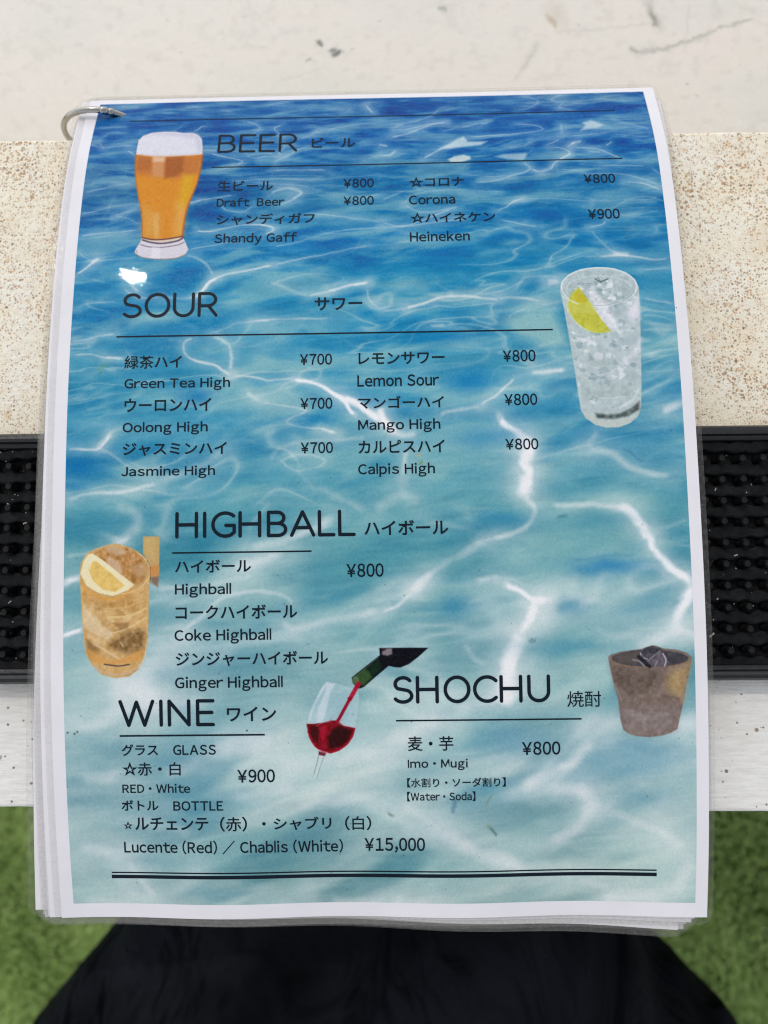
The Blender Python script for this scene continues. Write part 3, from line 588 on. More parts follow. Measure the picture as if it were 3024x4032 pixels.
('s',1.29,0.55,[(122.8,128.6),(125.3,127.1),(131.7,126.0),(136.8,125.1)],(232,232,234)),
('s',0.9,0.75,[(136.1,125.1),(141.9,121.7),(145.2,118.7),(148.5,115.7)],(232,232,234)),
('s',2.06,0.95,[(142.6,129.1),(144.1,131.1),(147.8,134.0),(150.8,136.9)],(232,232,234)),
('s',3.86,0.95,[(150.2,137.3),(151.7,139.8),(150.8,142.1)],(232,232,234)),
('s',2.19,0.95,[(149.6,143.9),(150.2,145.2),(151.4,147.5),(150.6,150.8)],(232,232,234)),
('s',2.19,0.9,[(103.8,126.9),(104.7,129.5),(107.5,132.7)],(232,232,234)),
('s',1.93,0.6,[(106.2,133.4),(110.6,134.6),(113.8,134.5)],(232,232,234)),
('s',1.54,0.6,[(112.4,139.6),(111.0,144.3),(110.3,148.8)],(232,232,234)),
('s',1.93,0.5,[(170.1,140.4),(172.8,136.3),(174.8,133.5)],(232,232,234)),
('s',2.19,0.5,[(169.5,140.4),(178.8,141.8),(184.8,146.1),(190.8,148.7),(198.2,150.0)],(232,232,234)),
('s',0.51,0.5,[(181.3,140.3),(185.0,141.6),(187.4,143.6),(190.4,144.7)],(60,125,165)),
('s',2.57,0.7,[(197.1,127.1),(202.8,125.2)],(232,232,234)),
('s',0.9,0.5,[(191.5,89.0),(195.9,89.7),(202.2,91.2)],(232,232,234)),
('s',0.77,0.45,[(191.1,94.5),(197.4,95.3),(201.7,97.4)],(232,232,234)),
('s',0.77,0.4,[(190.7,100.0),(201.5,100.4)],(232,232,234)),
('s',0.9,0.35,[(190.1,109.2),(195.9,107.3),(202.6,102.8)],(232,232,234)),
('s',0.77,0.4,[(189.7,114.5),(202.4,114.1)],(232,232,234)),
('s',1.67,0.5,[(189.4,119.8),(199.1,116.0),(203.2,110.8)],(55,130,175)),
('s',1.93,0.4,[(157.9,119.3),(164.9,117.4),(167.5,115.5)],(55,130,175)),
('s',0.9,0.4,[(157.3,90.4),(162.5,90.3)],(232,232,234)),
('s',0.97,0.7,[(159.7,82.2),(164.9,81.8)],(232,232,234)),
('b',(138.9,135.8),0.5,(11.6,3.9),(50,135,190)),
('s',0.97,0.8,[(-0.0,154.7),(5.0,152.9),(11.3,151.9),(17.7,152.1),(22.7,151.4),(26.5,150.0),(30.3,149.1)],(232,232,234)),
('s',2.19,0.4,[(18.4,157.2),(22.2,158.5),(23.8,161.0),(22.9,164.8),(17.9,168.5)],(232,232,234)),
('s',1.03,0.5,[(0.3,172.9),(8.5,171.8),(17.9,169.1),(22.9,166.0)],(232,232,234)),
('s',1.8,0.85,[(0.4,181.4),(2.9,180.5),(5.4,180.2)],(232,232,234)),
('s',1.29,0.85,[(-0.2,199.0),(3.0,197.5),(6.1,196.6)],(232,232,234)),
('s',1.29,0.4,[(31.2,184.2),(43.1,183.1),(55.6,180.8),(61.8,179.0)],(232,232,234)),
('s',2.19,0.65,[(59.4,171.2),(68.2,169.3),(76.3,166.8),(83.9,163.7),(88.3,160.7)],(232,232,234)),
('s',2.7,0.75,[(54.3,177.1),(61.9,175.6),(68.1,173.8),(73.1,172.6)],(232,232,234)),
('s',1.54,0.5,[(28.7,183.0),(36.8,183.7)],(232,232,234)),
('s',1.03,0.55,[(39.3,196.7),(44.3,193.1),(49.3,188.2),(55.6,185.8),(63.1,185.2),(71.1,186.0),(75.2,189.4)],(232,232,234)),
('s',1.67,0.6,[(69.8,194.6),(74.1,196.8),(80.4,195.9),(86.6,194.5),(92.8,193.6),(102.7,190.7)],(232,232,234)),
('s',3.86,0.5,[(39.3,199.2),(30.5,205.2),(27.3,210.1),(24.1,214.6)],(232,232,234)),
('s',2.57,0.35,[(46.1,205.4),(55.4,202.4),(67.9,199.5),(80.3,200.3)],(232,232,234)),
('s',1.67,0.35,[(80.8,150.5),(87.1,153.7),(93.3,156.3),(99.6,159.6)],(232,232,234)),
('s',1.29,0.35,[(34.3,189.2),(43.1,186.9),(55.6,184.5)],(232,232,234)),
('b',(43.0,153.1),0.35,(12.9,2.6),(60,140,180)),
('b',(68.2,156.0),0.4,(10.3,3.9),(70,140,170)),
('b',(2.4,150.0),0.7,(4.5,1.9),(55,135,185)),
('s',1.29,0.75,[(149.5,154.6),(151.9,157.8),(152.8,160.9),(150.5,164.6),(146.7,166.8),(142.9,168.0),(137.9,169.4)],(232,232,234)),
('s',1.54,0.65,[(137.9,169.4),(132.9,171.9),(126.6,174.9),(120.3,178.5),(116.5,181.6),(113.3,185.2)],(232,232,234)),
('s',1.03,0.85,[(113.3,185.2),(108.9,188.9),(102.7,192.2)],(232,232,234)),
('s',1.93,0.7,[(117.8,180.7),(114.0,184.6)],(232,232,234)),
('s',3.48,0.95,[(150.0,150.8),(149.7,153.3)],(232,232,234)),
('s',0.9,0.6,[(136.0,170.0),(142.9,168.0)],(232,232,234)),
('s',1.29,0.75,[(157.5,158.2),(165.6,158.6),(173.6,158.7),(181.6,159.4)],(232,232,234)),
('s',2.32,0.95,[(181.6,159.4),(184.6,161.7),(186.4,164.5),(188.7,167.9)],(232,232,234)),
('s',1.8,0.95,[(188.7,167.9),(190.6,169.5),(190.9,173.2),(193.8,177.0),(198.0,180.1),(202.2,183.3)],(232,232,234)),
('s',2.57,0.85,[(202.1,183.9),(202.0,186.3),(199.4,190.0),(197.4,194.9),(196.1,198.5)],(232,232,234)),
('s',2.83,0.7,[(196.1,198.5),(191.1,201.5),(186.1,203.9)],(232,232,234)),
('s',1.67,0.7,[(197.3,198.5),(202.7,200.4)],(232,232,234)),
('s',1.67,0.6,[(132.6,183.0),(138.8,181.5),(142.5,182.8)],(232,232,234)),
('s',1.42,0.85,[(143.1,183.4),(147.3,185.7),(151.6,188.5),(156.5,188.8)],(232,232,234)),
('s',1.29,0.45,[(156.5,189.0),(164.5,188.3)],(232,232,234)),
('s',2.32,0.95,[(152.5,189.1),(150.2,194.3),(147.0,199.8)],(232,232,234)),
('s',3.73,1,[(146.6,201.6),(145.0,205.3),(143.1,210.2)],(232,232,234)),
('s',3.6,0.95,[(143.4,210.2),(142.6,215.1),(141.6,219.4)],(232,232,234)),
('s',2.32,0.4,[(103.3,158.3),(109.6,154.7),(114.6,156.0)],(232,232,234)),
('s',2.57,0.3,[(110.3,150.2),(110.9,154.0)],(232,232,234)),
('s',1.29,0.3,[(115.7,162.3),(128.1,164.9),(134.3,166.3)],(232,232,234)),
('s',1.03,0.35,[(191.8,167.1),(202.5,163.5)],(232,232,234)),
('s',1.29,0.4,[(129.7,203.3),(131.4,206.4),(134.5,208.2)],(232,232,234)),
('s',2.57,0.4,[(155.1,194.4),(158.2,193.2)],(232,232,234)),
('s',1.16,0.35,[(165.6,192.0),(168.2,189.6),(173.7,188.4)],(232,232,234)),
('s',1.54,0.3,[(169.2,197.0),(176.4,200.1),(185.6,200.9)],(232,232,234)),
('b',(147.7,174.5),0.6,(5.8,4.5),(165,205,210)),
('b',(176.5,178.6),0.75,(12.9,3.5),(50,132,188)),
('b',(127.5,190.3),0.6,(5.8,3.9),(55,135,175)),
('b',(141.8,162.6),0.5,(9.0,2.6),(55,135,180)),
('b',(173.4,163.1),0.45,(11.6,3.2),(60,140,170)),
('b',(182.8,194.1),0.4,(12.9,5.1),(150,190,205)),
('b',(163.2,191.4),0.6,(4.5,3.2),(65,140,180)),
('b',(164.1,203.7),0.5,(19.3,3.2),(70,145,175)),
('b',(137.4,187.4),0.35,(5.8,3.2),(150,190,200)),
('s',0.58,0.6,[(150.3,201.4),(151.9,201.2)],(60,110,135)),
('s',0.77,0.5,[(161.1,162.0),(162.6,162.0)],(50,110,130)),
('s',3.22,0.5,[(-0.1,226.8),(8.3,227.5),(16.5,223.9),(21.0,218.3)],(232,232,234)),
('s',7.08,0.75,[(19.7,215.8),(25.3,217.8),(29.1,218.4)],(232,232,234)),
('s',3.86,0.5,[(29.1,218.4),(42.7,220.4)],(232,232,234)),
('s',2.96,0.55,[(30.9,244.6),(37.3,242.2),(43.6,239.7),(52.4,233.5),(61.2,231.8),(70.5,231.8)],(232,232,234)),
('s',3.22,0.5,[(101.9,236.5),(92.0,238.0),(79.6,240.0),(67.2,241.2)],(232,232,234)),
('s',2.96,0.55,[(1.1,266.9),(9.9,268.9),(17.9,271.6)],(232,232,234)),
('s',1.93,0.4,[(17.9,271.6),(22.0,278.4),(27.9,285.9)],(232,232,234)),
('s',2.57,0.4,[(51.3,250.5),(60.7,250.0),(76.3,246.9)],(232,232,234)),
('s',2.57,0.5,[(2.2,243.8),(10.9,244.5),(18.5,243.3)],(232,232,234)),
('s',3.22,0.5,[(47.3,237.9),(54.9,235.4),(67.3,235.6)],(232,232,234)),
('s',2.32,0.35,[(12.9,258.5),(29.1,259.9),(41.5,263.9)],(232,232,234)),
('s',2.32,0.4,[(73.0,253.9),(85.5,252.7),(101.6,250.3)],(232,232,234)),
('s',1.93,0.45,[(2.4,287.1),(15.2,286.5)],(232,232,234)),
('s',2.57,0.5,[(87.8,287.5),(100.7,286.9)],(232,232,234)),
('b',(17.5,234.5),0.6,(10.3,3.2),(110,160,180)),
('b',(39.2,239.7),0.45,(8.4,3.2),(95,150,175)),
('b',(4.4,252.0),0.5,(9.7,3.2),(95,150,172)),
('b',(79.0,265.5),0.55,(16.7,3.9),(100,150,165)),
('b',(55.1,224.3),0.5,(10.3,3.2),(110,160,175)),
('b',(28.6,271.7),0.4,(11.6,3.2),(120,165,185)),
('b',(50.1,284.0),0.5,(12.9,2.6),(110,160,180)),
('s',3.6,0.75,[(101.9,235.9),(111.2,231.0),(123.7,224.9)],(232,232,234)),
('s',3.22,0.65,[(123.7,224.9),(139.2,218.9),(151.5,215.4)],(232,232,234)),
('s',2.83,0.75,[(144.8,249.4),(157.2,243.2),(163.4,239.6),(168.3,235.3),(172.0,234.1)],(232,232,234)),
('s',2.83,0.6,[(152.8,249.5),(163.3,249.6),(169.4,253.4),(166.3,259.7),(160.2,264.8),(154.0,269.3)],(232,232,234)),
('s',3.86,0.35,[(166.4,250.8),(169.4,255.9)],(232,232,234)),
('s',3.22,0.75,[(120.0,261.9),(128.0,267.8),(136.0,271.8),(146.0,274.5),(150.9,276.5)],(232,232,234)),
('s',2.19,0.5,[(172.5,255.9),(181.7,259.8),(191.0,264.4),(200.3,269.6)],(232,232,234)),
('s',2.83,0.45,[(200.3,269.6),(198.1,279.4),(193.3,286.0)],(232,232,234)),
('s',4.51,0.75,[(196.6,228.1),(202.7,228.5)],(232,232,234)),
('s',3.86,0.5,[(166.0,229.7),(175.8,227.3)],(232,232,234)),
('s',1.93,0.4,[(126.5,241.7),(135.8,239.3),(145.0,236.9)],(232,232,234)),
('s',3.22,0.5,[(101.0,286.9),(119.8,287.7)],(232,232,234)),
('s',3.22,0.5,[(176.0,286.6),(188.4,286.3)],(232,232,234)),
('s',1.93,0.4,[(163.4,279.9),(175.9,282.6)],(232,232,234)),
('s',2.57,0.4,[(110.8,255.4),(116.9,259.3),(121.8,263.2)],(232,232,234)),
('b',(150.3,257.7),0.6,(11.6,3.9),(105,155,168)),
('b',(184.8,252.9),0.6,(9.7,3.2),(115,165,190)),
('b',(187.9,241.0),0.6,(14.2,5.8),(150,190,210)),
('b',(145.1,233.8),0.5,(10.3,4.5),(115,165,195)),
('b',(157.1,271.2),0.4,(10.3,2.6),(100,150,160)),
('b',(187.9,236.1),0.5,(10.9,2.6),(110,160,190)),
('s',0.58,0.75,[(126.3,252.4),(125.5,254.0),(124.6,256.1)],(85,130,165)),
('s',0.51,0.6,[(135.5,260.9),(136.6,261.9)],(120,140,80)),
('s',0.51,0.7,[(136.6,262.0),(138.4,263.7)],(70,100,115)),
('s',0.39,0.5,[(137.1,251.2),(135.5,254.4)],(125,140,110)),
('s',0.58,0.6,[(105.1,256.8),(106.3,257.4)],(75,105,100)),
('s',0.46,0.6,[(115.4,141.6),(116.7,141.0)],(200,160,90)),
('s',0.64,0.5,[(116.4,144.0),(117.0,143.6)],(110,120,50)),
('s',0.9,0.5,[(10.2,110.8),(12.7,109.2)],(120,165,120)),
('s',0.51,0.3,[(164.9,176.0),(183.5,174.4)],(60,130,170)),
('p',0.13,1.0,[(17.3,27.9),(17.2,24.2),(17.3,20.7),(18.7,18.4),(21.7,16.9),(26.3,16.5),(31.0,16.8),(32.9,17.4),(36.8,17.5),(39.0,18.8),(40.3,20.8),(40.9,24.9),(41.1,28.2),(41.0,34.4),(40.3,40.7),(39.0,45.5),(37.7,49.7),(36.9,54.3),(36.5,58.3),(36.2,62.3),(36.9,64.0),(37.7,65.7),(38.5,67.7),(37.5,69.7),(34.9,70.9),(31.5,71.3),(26.9,71.1),(22.5,70.3),(20.2,69.0),(20.0,68.3),(20.5,66.8),(21.8,64.4),(22.2,62.5),(21.7,56.0),(20.9,51.3),(19.7,46.9),(18.7,42.1),(17.9,38.0),(17.4,32.3)],(212,138,52),0),
('p',0.13,1,[(17.2,27.7),(17.2,24.2),(17.3,20.7),(18.7,18.4),(21.7,16.9),(26.3,16.5),(31.0,16.8),(32.9,17.4),(36.8,17.5),(39.0,18.8),(40.3,20.8),(40.9,24.9),(41.1,28.3),(36.7,28.7),(27.6,29.1),(23.0,28.8)],(216,214,224),0.012),
('p',1.05,0.6,[(18.7,18.4),(21.7,16.9),(26.3,16.5),(31.0,16.8),(36.8,17.5),(39.0,18.8),(40.3,20.8),(40.8,27.0),(39.3,27.0),(37.8,20.7),(32.4,19.5),(24.2,18.3)],(188,186,205),0),
('p',1.26,0.85,[(17.2,28.0),(23.1,28.9),(27.6,29.1),(36.7,28.9),(41.1,28.5),(40.9,34.6),(40.0,37.4),(33.0,38.9),(18.0,36.8)],(186,114,64),0),
('p',0.72,0.75,[(27.9,29.3),(34.7,29.0),(34.8,35.6),(32.9,37.8),(28.3,39.0)],(156,90,52),0),
('p',0.84,0.55,[(17.5,28.3),(23.2,29.2),(23.3,34.7),(18.0,35.2)],(168,100,58),0),
('p',0.63,0.7,[(23.3,29.1),(27.8,29.2),(27.8,33.1),(28.0,38.2),(23.9,38.1)],(205,152,108),0),
('p',0.63,0.6,[(23.3,28.9),(27.8,29.1),(27.8,31.4),(23.6,31.3)],(228,205,185),0),
('p',1.26,0.9,[(34.9,37.3),(39.1,37.4),(38.8,42.6),(36.9,50.4),(33.9,51.6),(34.3,41.1)],(212,162,48),0),
('p',2.32,0.7,[(33.5,49.0),(36.6,51.7),(36.3,62.0),(33.4,62.0)],(224,178,104),0),
('p',2.32,0.6,[(21.6,50.1),(27.8,54.1),(28.4,62.6),(22.3,62.5)],(214,166,94),0),
('s',1.9,0.28,[(26.6,54.0),(27.2,62.6)],(226,196,140)),
('s',0.84,0.7,[(41.1,28.5),(40.9,34.4),(40.2,40.7),(38.9,45.5),(37.6,49.7),(36.8,54.3),(36.4,59.3),(36.2,62.3)],(172,100,60)),
('s',0.72,0.7,[(17.1,28.2),(18.1,38.0),(18.9,42.1),(20.0,46.9),(21.1,51.3),(21.8,56.0),(22.3,62.5)],(176,112,60)),
('p',0.13,1,[(22.2,62.6),(21.8,64.4),(20.5,66.8),(20.0,68.3),(20.2,69.0),(22.5,70.3),(26.9,71.1),(31.5,71.2),(34.9,70.8),(37.5,69.7),(38.5,67.7),(37.7,65.7),(36.9,64.0),(36.3,62.4),(30.2,63.5),(25.8,63.5)],(212,207,216),0),
('s',0.63,0.9,[(23.6,63.7),(26.5,64.0),(30.2,64.2),(35.8,63.3)],(220,192,160)),
('s',0.72,0.95,[(22.3,62.8),(25.8,63.6),(30.2,63.6),(36.3,62.6)],(110,72,62)),
('s',0.8,0.95,[(22.5,63.7),(25.4,64.7),(29.4,65.2),(34.6,64.3),(36.5,63.1)],(98,82,90)),
('s',0.51,0.9,[(21.9,65.5),(24.7,66.4),(29.5,66.7),(34.7,65.9),(36.9,64.9)],(125,112,125)),
('s',0.42,0.8,[(20.1,68.6),(22.5,70.3),(26.9,71.1),(31.5,71.2),(34.9,70.8),(37.6,69.6)],(150,132,112)),
('p',0.21,0.7,[(25.9,66.5),(28.7,66.8),(28.8,71.0),(25.8,70.7)],(228,224,232),0),
('s',0.55,0.5,[(20.6,67.8),(20.9,68.4)],(120,110,120)),
('p',0.14,1,[(164.6,85.2),(165.2,82.5),(167.7,79.8),(172.0,77.9),(177.6,77.2),(183.1,77.7),(187.1,79.3),(190.0,82.1),(191.0,84.8),(190.8,93.7),(190.2,105.2),(189.5,119.4),(188.9,126.4),(187.9,129.4),(185.1,131.8),(181.3,133.1),(177.5,133.2),(173.8,132.2),(170.7,129.9),(169.2,126.9),(168.5,120.2),(167.6,110.6),(166.7,101.9),(165.4,90.8)],(184,198,200),0.04),
('p',0.19,0.43,[(179.4,113.6),(181.7,114.6),(180.9,116.0),(178.4,116.2),(177.6,114.7)],(200,210,208),0),
('p',0.19,0.5,[(171.4,97.7),(171.6,98.6),(170.9,99.1),(170.1,98.1)],(238,238,242),0),
('p',0.19,0.68,[(173.9,96.8),(172.5,95.9),(172.3,94.6),(173.8,94.3),(175.2,95.3)],(138,162,174),0),
('p',0.19,0.66,[(181.6,90.8),(182.8,89.4),(185.1,90.5),(183.0,92.0)],(150,170,178),0),
('p',0.19,0.58,[(175.1,101.2),(176.9,102.3),(174.4,102.5)],(200,210,208),0),
('p',0.19,0.82,[(177.5,115.5),(178.4,116.9),(175.9,116.7)],(150,170,178),0),
('p',0.19,0.53,[(172.4,121.1),(173.0,121.1),(173.4,121.7),(172.5,122.2),(171.9,121.5)],(150,170,178),0),
('p',0.19,0.47,[(179.1,119.1),(177.1,118.6),(177.6,116.9),(179.9,117.3)],(138,162,174),0),
('p',0.19,0.49,[(175.2,93.9),(176.1,92.8),(177.5,93.4),(176.6,94.4)],(200,210,208),0),
('p',0.19,0.76,[(172.3,123.7),(174.1,122.7),(174.0,124.5)],(150,170,178),0),
('p',0.19,0.57,[(172.4,110.7),(173.3,107.9),(175.4,109.9)],(138,162,174),0),
('p',0.19,0.49,[(181.5,104.1),(183.0,105.2),(181.7,106.1),(179.6,105.8),(180.1,104.5)],(150,170,178),0),
('p',0.19,0.66,[(187.5,95.9),(188.7,94.0),(191.3,95.5),(189.1,97.0)],(138,162,174),0),
('p',0.19,0.52,[(185.2,98.0),(186.9,97.9),(186.0,99.0)],(200,210,208),0),
('p',0.19,0.6,[(166.4,93.0),(167.5,91.1),(169.7,92.8),(167.8,93.9)],(200,210,208),0),
('p',0.19,0.57,[(170.7,102.7),(173.2,102.2),(172.6,104.2)],(222,226,228),0),
('p',0.19,0.81,[(168.0,103.8),(167.5,102.6),(169.0,102.1),(170.6,102.8),(169.4,103.9)],(238,238,242),0),
('p',0.19,0.43,[(177.4,100.5),(177.6,99.5),(179.1,99.5),(179.5,100.4),(178.4,100.9)],(238,238,242),0),
('p',0.19,0.82,[(188.5,99.7),(187.6,100.4),(186.8,99.6),(187.9,99.1)],(138,162,174),0),
('p',0.19,0.55,[(184.0,95.8),(185.8,97.1),(184.4,99.0),(182.9,97.6)],(150,170,178),0),
('p',0.19,0.66,[(179.6,100.8),(177.9,101.4),(177.0,100.3),(178.7,98.9)],(150,170,178),0),
('p',0.19,0.76,[(186.8,111.2),(188.5,111.7),(187.7,113.0),(186.0,112.3)],(138,162,174),0),
('p',0.19,0.83,[(188.6,92.8),(188.3,94.3),(185.9,94.3),(186.7,92.9)],(150,170,178),0),
('p',0.19,0.85,[(173.1,102.7),(175.5,104.3),(172.4,105.3)],(222,226,228),0),
('p',0.19,0.67,[(181.1,104.8),(182.0,103.0),(183.4,104.8)],(238,238,242),0),
('p',0.19,0.83,[(167.8,102.9),(168.1,102.1),(169.1,102.2),(169.2,102.8),(168.6,103.2)],(150,170,178),0),
('p',0.19,0.48,[(178.7,97.8),(177.5,95.5),(180.0,95.8)],(230,232,236),0),
('p',0.19,0.61,[(167.6,109.9),(168.7,108.9),(169.2,110.5)],(150,170,178),0),
('p',0.19,0.72,[(182.6,113.9),(185.0,115.5),(182.4,117.2)],(230,232,236),0),
('p',0.19,0.51,[(183.1,100.6),(185.1,101.4),(186.3,102.5),(184.1,103.2),(183.1,102.5)],(230,232,236),0),
('p',0.19,0.62,[(177.4,122.0),(176.6,123.1),(174.7,122.6),(174.6,121.4),(176.7,120.5)],(165,186,194),0),
('p',0.19,0.71,[(178.5,91.4),(181.3,92.3),(178.0,93.5)],(222,226,228),0),
('p',0.19,0.46,[(174.7,123.6),(174.9,121.4),(176.6,122.2)],(165,186,194),0),
('p',0.19,0.61,[(174.3,124.5),(172.3,123.6),(173.5,122.0),(175.7,122.7)],(150,170,178),0),
('p',0.19,0.46,[(188.9,87.6),(190.8,88.7),(188.5,89.1)],(238,238,242),0),
('p',0.19,0.51,[(186.2,106.9),(185.8,106.3),(186.2,105.7),(187.0,106.3)],(222,226,228),0),
('p',0.19,0.69,[(182.6,112.0),(179.7,111.9),(181.3,110.3)],(150,170,178),0),
('p',0.19,0.63,[(175.3,101.8),(175.0,100.3),(177.4,100.2),(177.0,101.9)],(138,162,174),0),
('p',0.19,0.72,[(184.7,98.7),(183.1,98.7),(183.3,97.4),(184.8,97.5)],(222,226,228),0),
('p',0.19,0.61,[(183.2,119.6),(183.7,120.6),(182.3,120.4)],(165,186,194),0),
('p',0.19,0.64,[(183.7,110.7),(185.6,112.4),(183.0,112.8)],(150,170,178),0),
('p',0.19,0.58,[(173.0,88.6),(174.2,88.0),(175.4,88.8),(174.6,90.5),(173.3,90.2)],(222,226,228),0),
('p',0.19,0.57,[(170.5,111.4),(168.1,111.2),(169.3,109.4)],(200,210,208),0),
('p',0.19,0.81,[(175.2,96.8),(175.8,95.8),(176.9,95.9),(177.9,96.8),(176.5,97.2)],(230,232,236),0),
('p',0.19,0.71,[(170.9,114.5),(169.6,113.9),(170.4,112.9),(172.0,113.5)],(150,170,178),0),
('p',0.19,0.75,[(188.0,91.3),(186.8,91.1),(186.7,89.9),(188.7,89.9)],(230,232,236),0),
('p',0.19,0.66,[(177.2,104.5),(178.2,105.4),(177.1,106.1),(175.3,106.1),(175.5,104.6)],(165,186,194),0),
('p',0.19,0.68,[(181.2,103.6),(183.0,103.5),(182.5,105.7),(181.1,106.0),(180.4,104.8)],(138,162,174),0),
('p',0.19,0.82,[(185.6,122.0),(184.7,122.8),(183.2,122.5),(184.1,121.4)],(150,170,178),0),
('p',0.19,0.51,[(180.3,108.0),(180.0,109.8),(178.2,109.3),(178.5,107.8)],(238,238,242),0),
('p',0.19,0.83,[(181.3,99.3),(182.1,99.9),(181.7,100.7),(180.7,100.2)],(200,210,208),0),
('p',0.19,0.68,[(168.5,103.4),(166.8,103.5),(167.5,102.4)],(200,210,208),0),
('p',0.19,0.56,[(172.7,103.2),(171.0,104.5),(170.5,102.5)],(238,238,242),0),
('p',0.19,0.43,[(176.7,117.5),(176.5,119.2),(174.9,118.2)],(138,162,174),0),
('p',0.19,0.79,[(181.3,91.9),(182.4,91.8),(182.4,92.9),(181.4,92.8)],(222,226,228),0),
('p',0.19,0.58,[(185.5,102.4),(185.4,101.3),(186.7,101.7)],(238,238,242),0),
('p',0.19,0.75,[(174.8,100.3),(175.5,100.5),(175.1,101.1),(174.3,101.0),(173.9,100.4)],(138,162,174),0),
('p',0.19,0.61,[(169.1,91.4),(169.6,92.5),(167.8,92.5),(167.4,91.5)],(200,210,208),0),
('p',0.19,0.83,[(168.8,119.1),(169.0,117.9),(169.6,118.7)],(230,232,236),0),
('p',0.19,0.45,[(186.8,90.7),(186.9,91.9),(185.6,91.3)],(222,226,228),0),
('p',0.19,0.81,[(175.9,115.8),(174.5,117.3),(172.1,116.8),(173.4,114.7)],(138,162,174),0),
('p',0.19,0.48,[(174.1,125.6),(172.1,124.3),(174.1,123.1)],(230,232,236),0),
('p',0.19,0.62,[(175.3,88.8),(174.7,88.6),(174.6,87.8),(175.2,87.5),(175.7,88.0)],(165,186,194),0),
('p',0.19,0.47,[(167.8,101.7),(167.2,101.7),(167.3,101.1),(167.9,100.7),(168.3,101.3)],(165,186,194),0),
('p',0.19,0.43,[(174.2,99.7),(174.9,98.2),(176.7,99.0),(175.6,100.5)],(230,232,236),0),
('p',0.19,0.58,[(183.5,104.9),(182.5,104.1),(182.6,102.9),(184.2,102.6),(185.1,104.0)],(150,170,178),0),
('p',0.19,0.58,[(179.7,114.0),(178.1,115.6),(176.3,114.9),(175.6,113.5),(177.9,112.3)],(150,170,178),0),
('p',0.19,0.57,[(173.9,104.5),(176.3,104.4),(175.2,105.8)],(238,238,242),0),
('p',0.19,0.8,[(184.2,107.1),(183.4,105.1),(186.0,105.4)],(230,232,236),0),
('p',0.19,0.65,[(186.5,118.8),(185.8,119.3),(185.0,118.8),(185.4,118.2),(186.3,118.1)],(138,162,174),0),
('p',0.19,0.54,[(177.2,110.3),(175.1,110.8),(174.0,109.0),(175.3,107.3),(177.8,108.3)],(222,226,228),0),
('p',0.19,0.62,[(176.2,99.4),(175.3,100.1),(174.3,99.3),(175.4,98.5)],(230,232,236),0),
('p',0.19,0.65,[(182.0,96.1),(178.9,94.6),(182.2,93.3)],(200,210,208),0),
('p',0.19,0.47,[(185.2,108.4),(186.2,108.0),(186.8,108.3),(186.5,109.2),(185.5,109.3)],(150,170,178),0),
('p',0.19,0.54,[(183.2,101.6),(181.9,99.7),(185.5,100.1)],(230,232,236),0),
('p',0.19,0.76,[(175.1,101.2),(174.9,99.7),(176.1,100.0)],(150,170,178),0),
('p',0.19,0.83,[(186.8,107.3),(185.3,107.2),(186.1,105.5)],(165,186,194),0),
('p',0.19,0.77,[(176.4,91.7),(177.7,91.6),(177.3,92.5)],(222,226,228),0),
('p',0.19,0.6,[(188.1,101.2),(186.4,101.2),(185.6,100.0),(187.1,99.4),(188.4,99.9)],(222,226,228),0),
('p',0.19,0.63,[(182.5,91.2),(183.4,91.5),(183.6,92.3),(182.6,92.5),(181.9,91.9)],(138,162,174),0),
('p',0.19,0.45,[(172.8,120.3),(171.7,121.0),(170.7,120.4),(171.0,119.4),(172.5,119.4)],(138,162,174),0),
('p',0.19,0.54,[(173.2,107.1),(172.4,107.9),(171.1,107.3),(172.0,106.3)],(238,238,242),0),
('p',0.19,0.62,[(184.2,108.9),(185.5,109.8),(184.3,110.8),(183.2,109.9)],(200,210,208),0),
('p',0.19,0.6,[(175.4,97.0),(173.6,96.8),(175.1,95.7)],(238,238,242),0),
('p',0.19,0.68,[(185.1,112.5),(184.4,111.5),(185.9,111.4)],(222,226,228),0),
('p',0.19,0.65,[(184.7,103.9),(184.0,105.0),(182.6,105.5),(181.6,104.6),(182.5,103.3)],(200,210,208),0),
('p',0.19,0.55,[(178.6,113.7),(179.6,113.7),(179.8,114.4),(179.2,114.8),(178.7,114.4)],(165,186,194),0),
('p',0.19,0.62,[(183.9,103.3),(181.1,102.9),(182.9,101.6)],(165,186,194),0),
('p',0.19,0.53,[(183.8,114.0),(182.5,114.3),(181.7,113.5),(182.4,112.8),(183.4,113.1)],(238,238,242),0),
('p',0.19,0.43,[(182.2,116.0),(180.0,117.3),(179.9,115.2)],(238,238,242),0),
('p',0.19,0.43,[(168.7,102.0),(170.6,104.0),(168.4,104.3)],(165,186,194),0),
('p',0.19,0.47,[(185.4,101.1),(185.6,99.9),(186.7,99.8),(187.5,100.4),(186.7,101.4)],(200,210,208),0),
('p',0.19,0.44,[(182.7,102.2),(183.3,103.3),(182.4,104.1),(181.2,103.0)],(222,226,228),0),
('p',0.19,0.55,[(176.6,105.6),(177.0,104.7),(178.2,105.1),(177.8,106.3)],(200,210,208),0),
('p',0.19,0.82,[(167.8,101.0),(167.7,100.3),(168.6,100.4),(168.9,101.1)],(238,238,242),0),
('p',0.19,0.82,[(178.9,119.7),(179.0,120.7),(177.9,121.0),(177.8,120.0)],(200,210,208),0),
('p',0.19,0.72,[(168.7,92.1),(168.2,89.9),(169.9,89.1),(171.1,90.9)],(150,170,178),0),
('p',0.19,0.56,[(181.4,88.7),(183.0,89.1),(182.1,90.4),(181.0,89.7)],(200,210,208),0),
('p',0.19,0.54,[(181.2,91.5),(182.2,92.6),(180.6,93.3),(179.6,92.1)],(138,162,174),0),
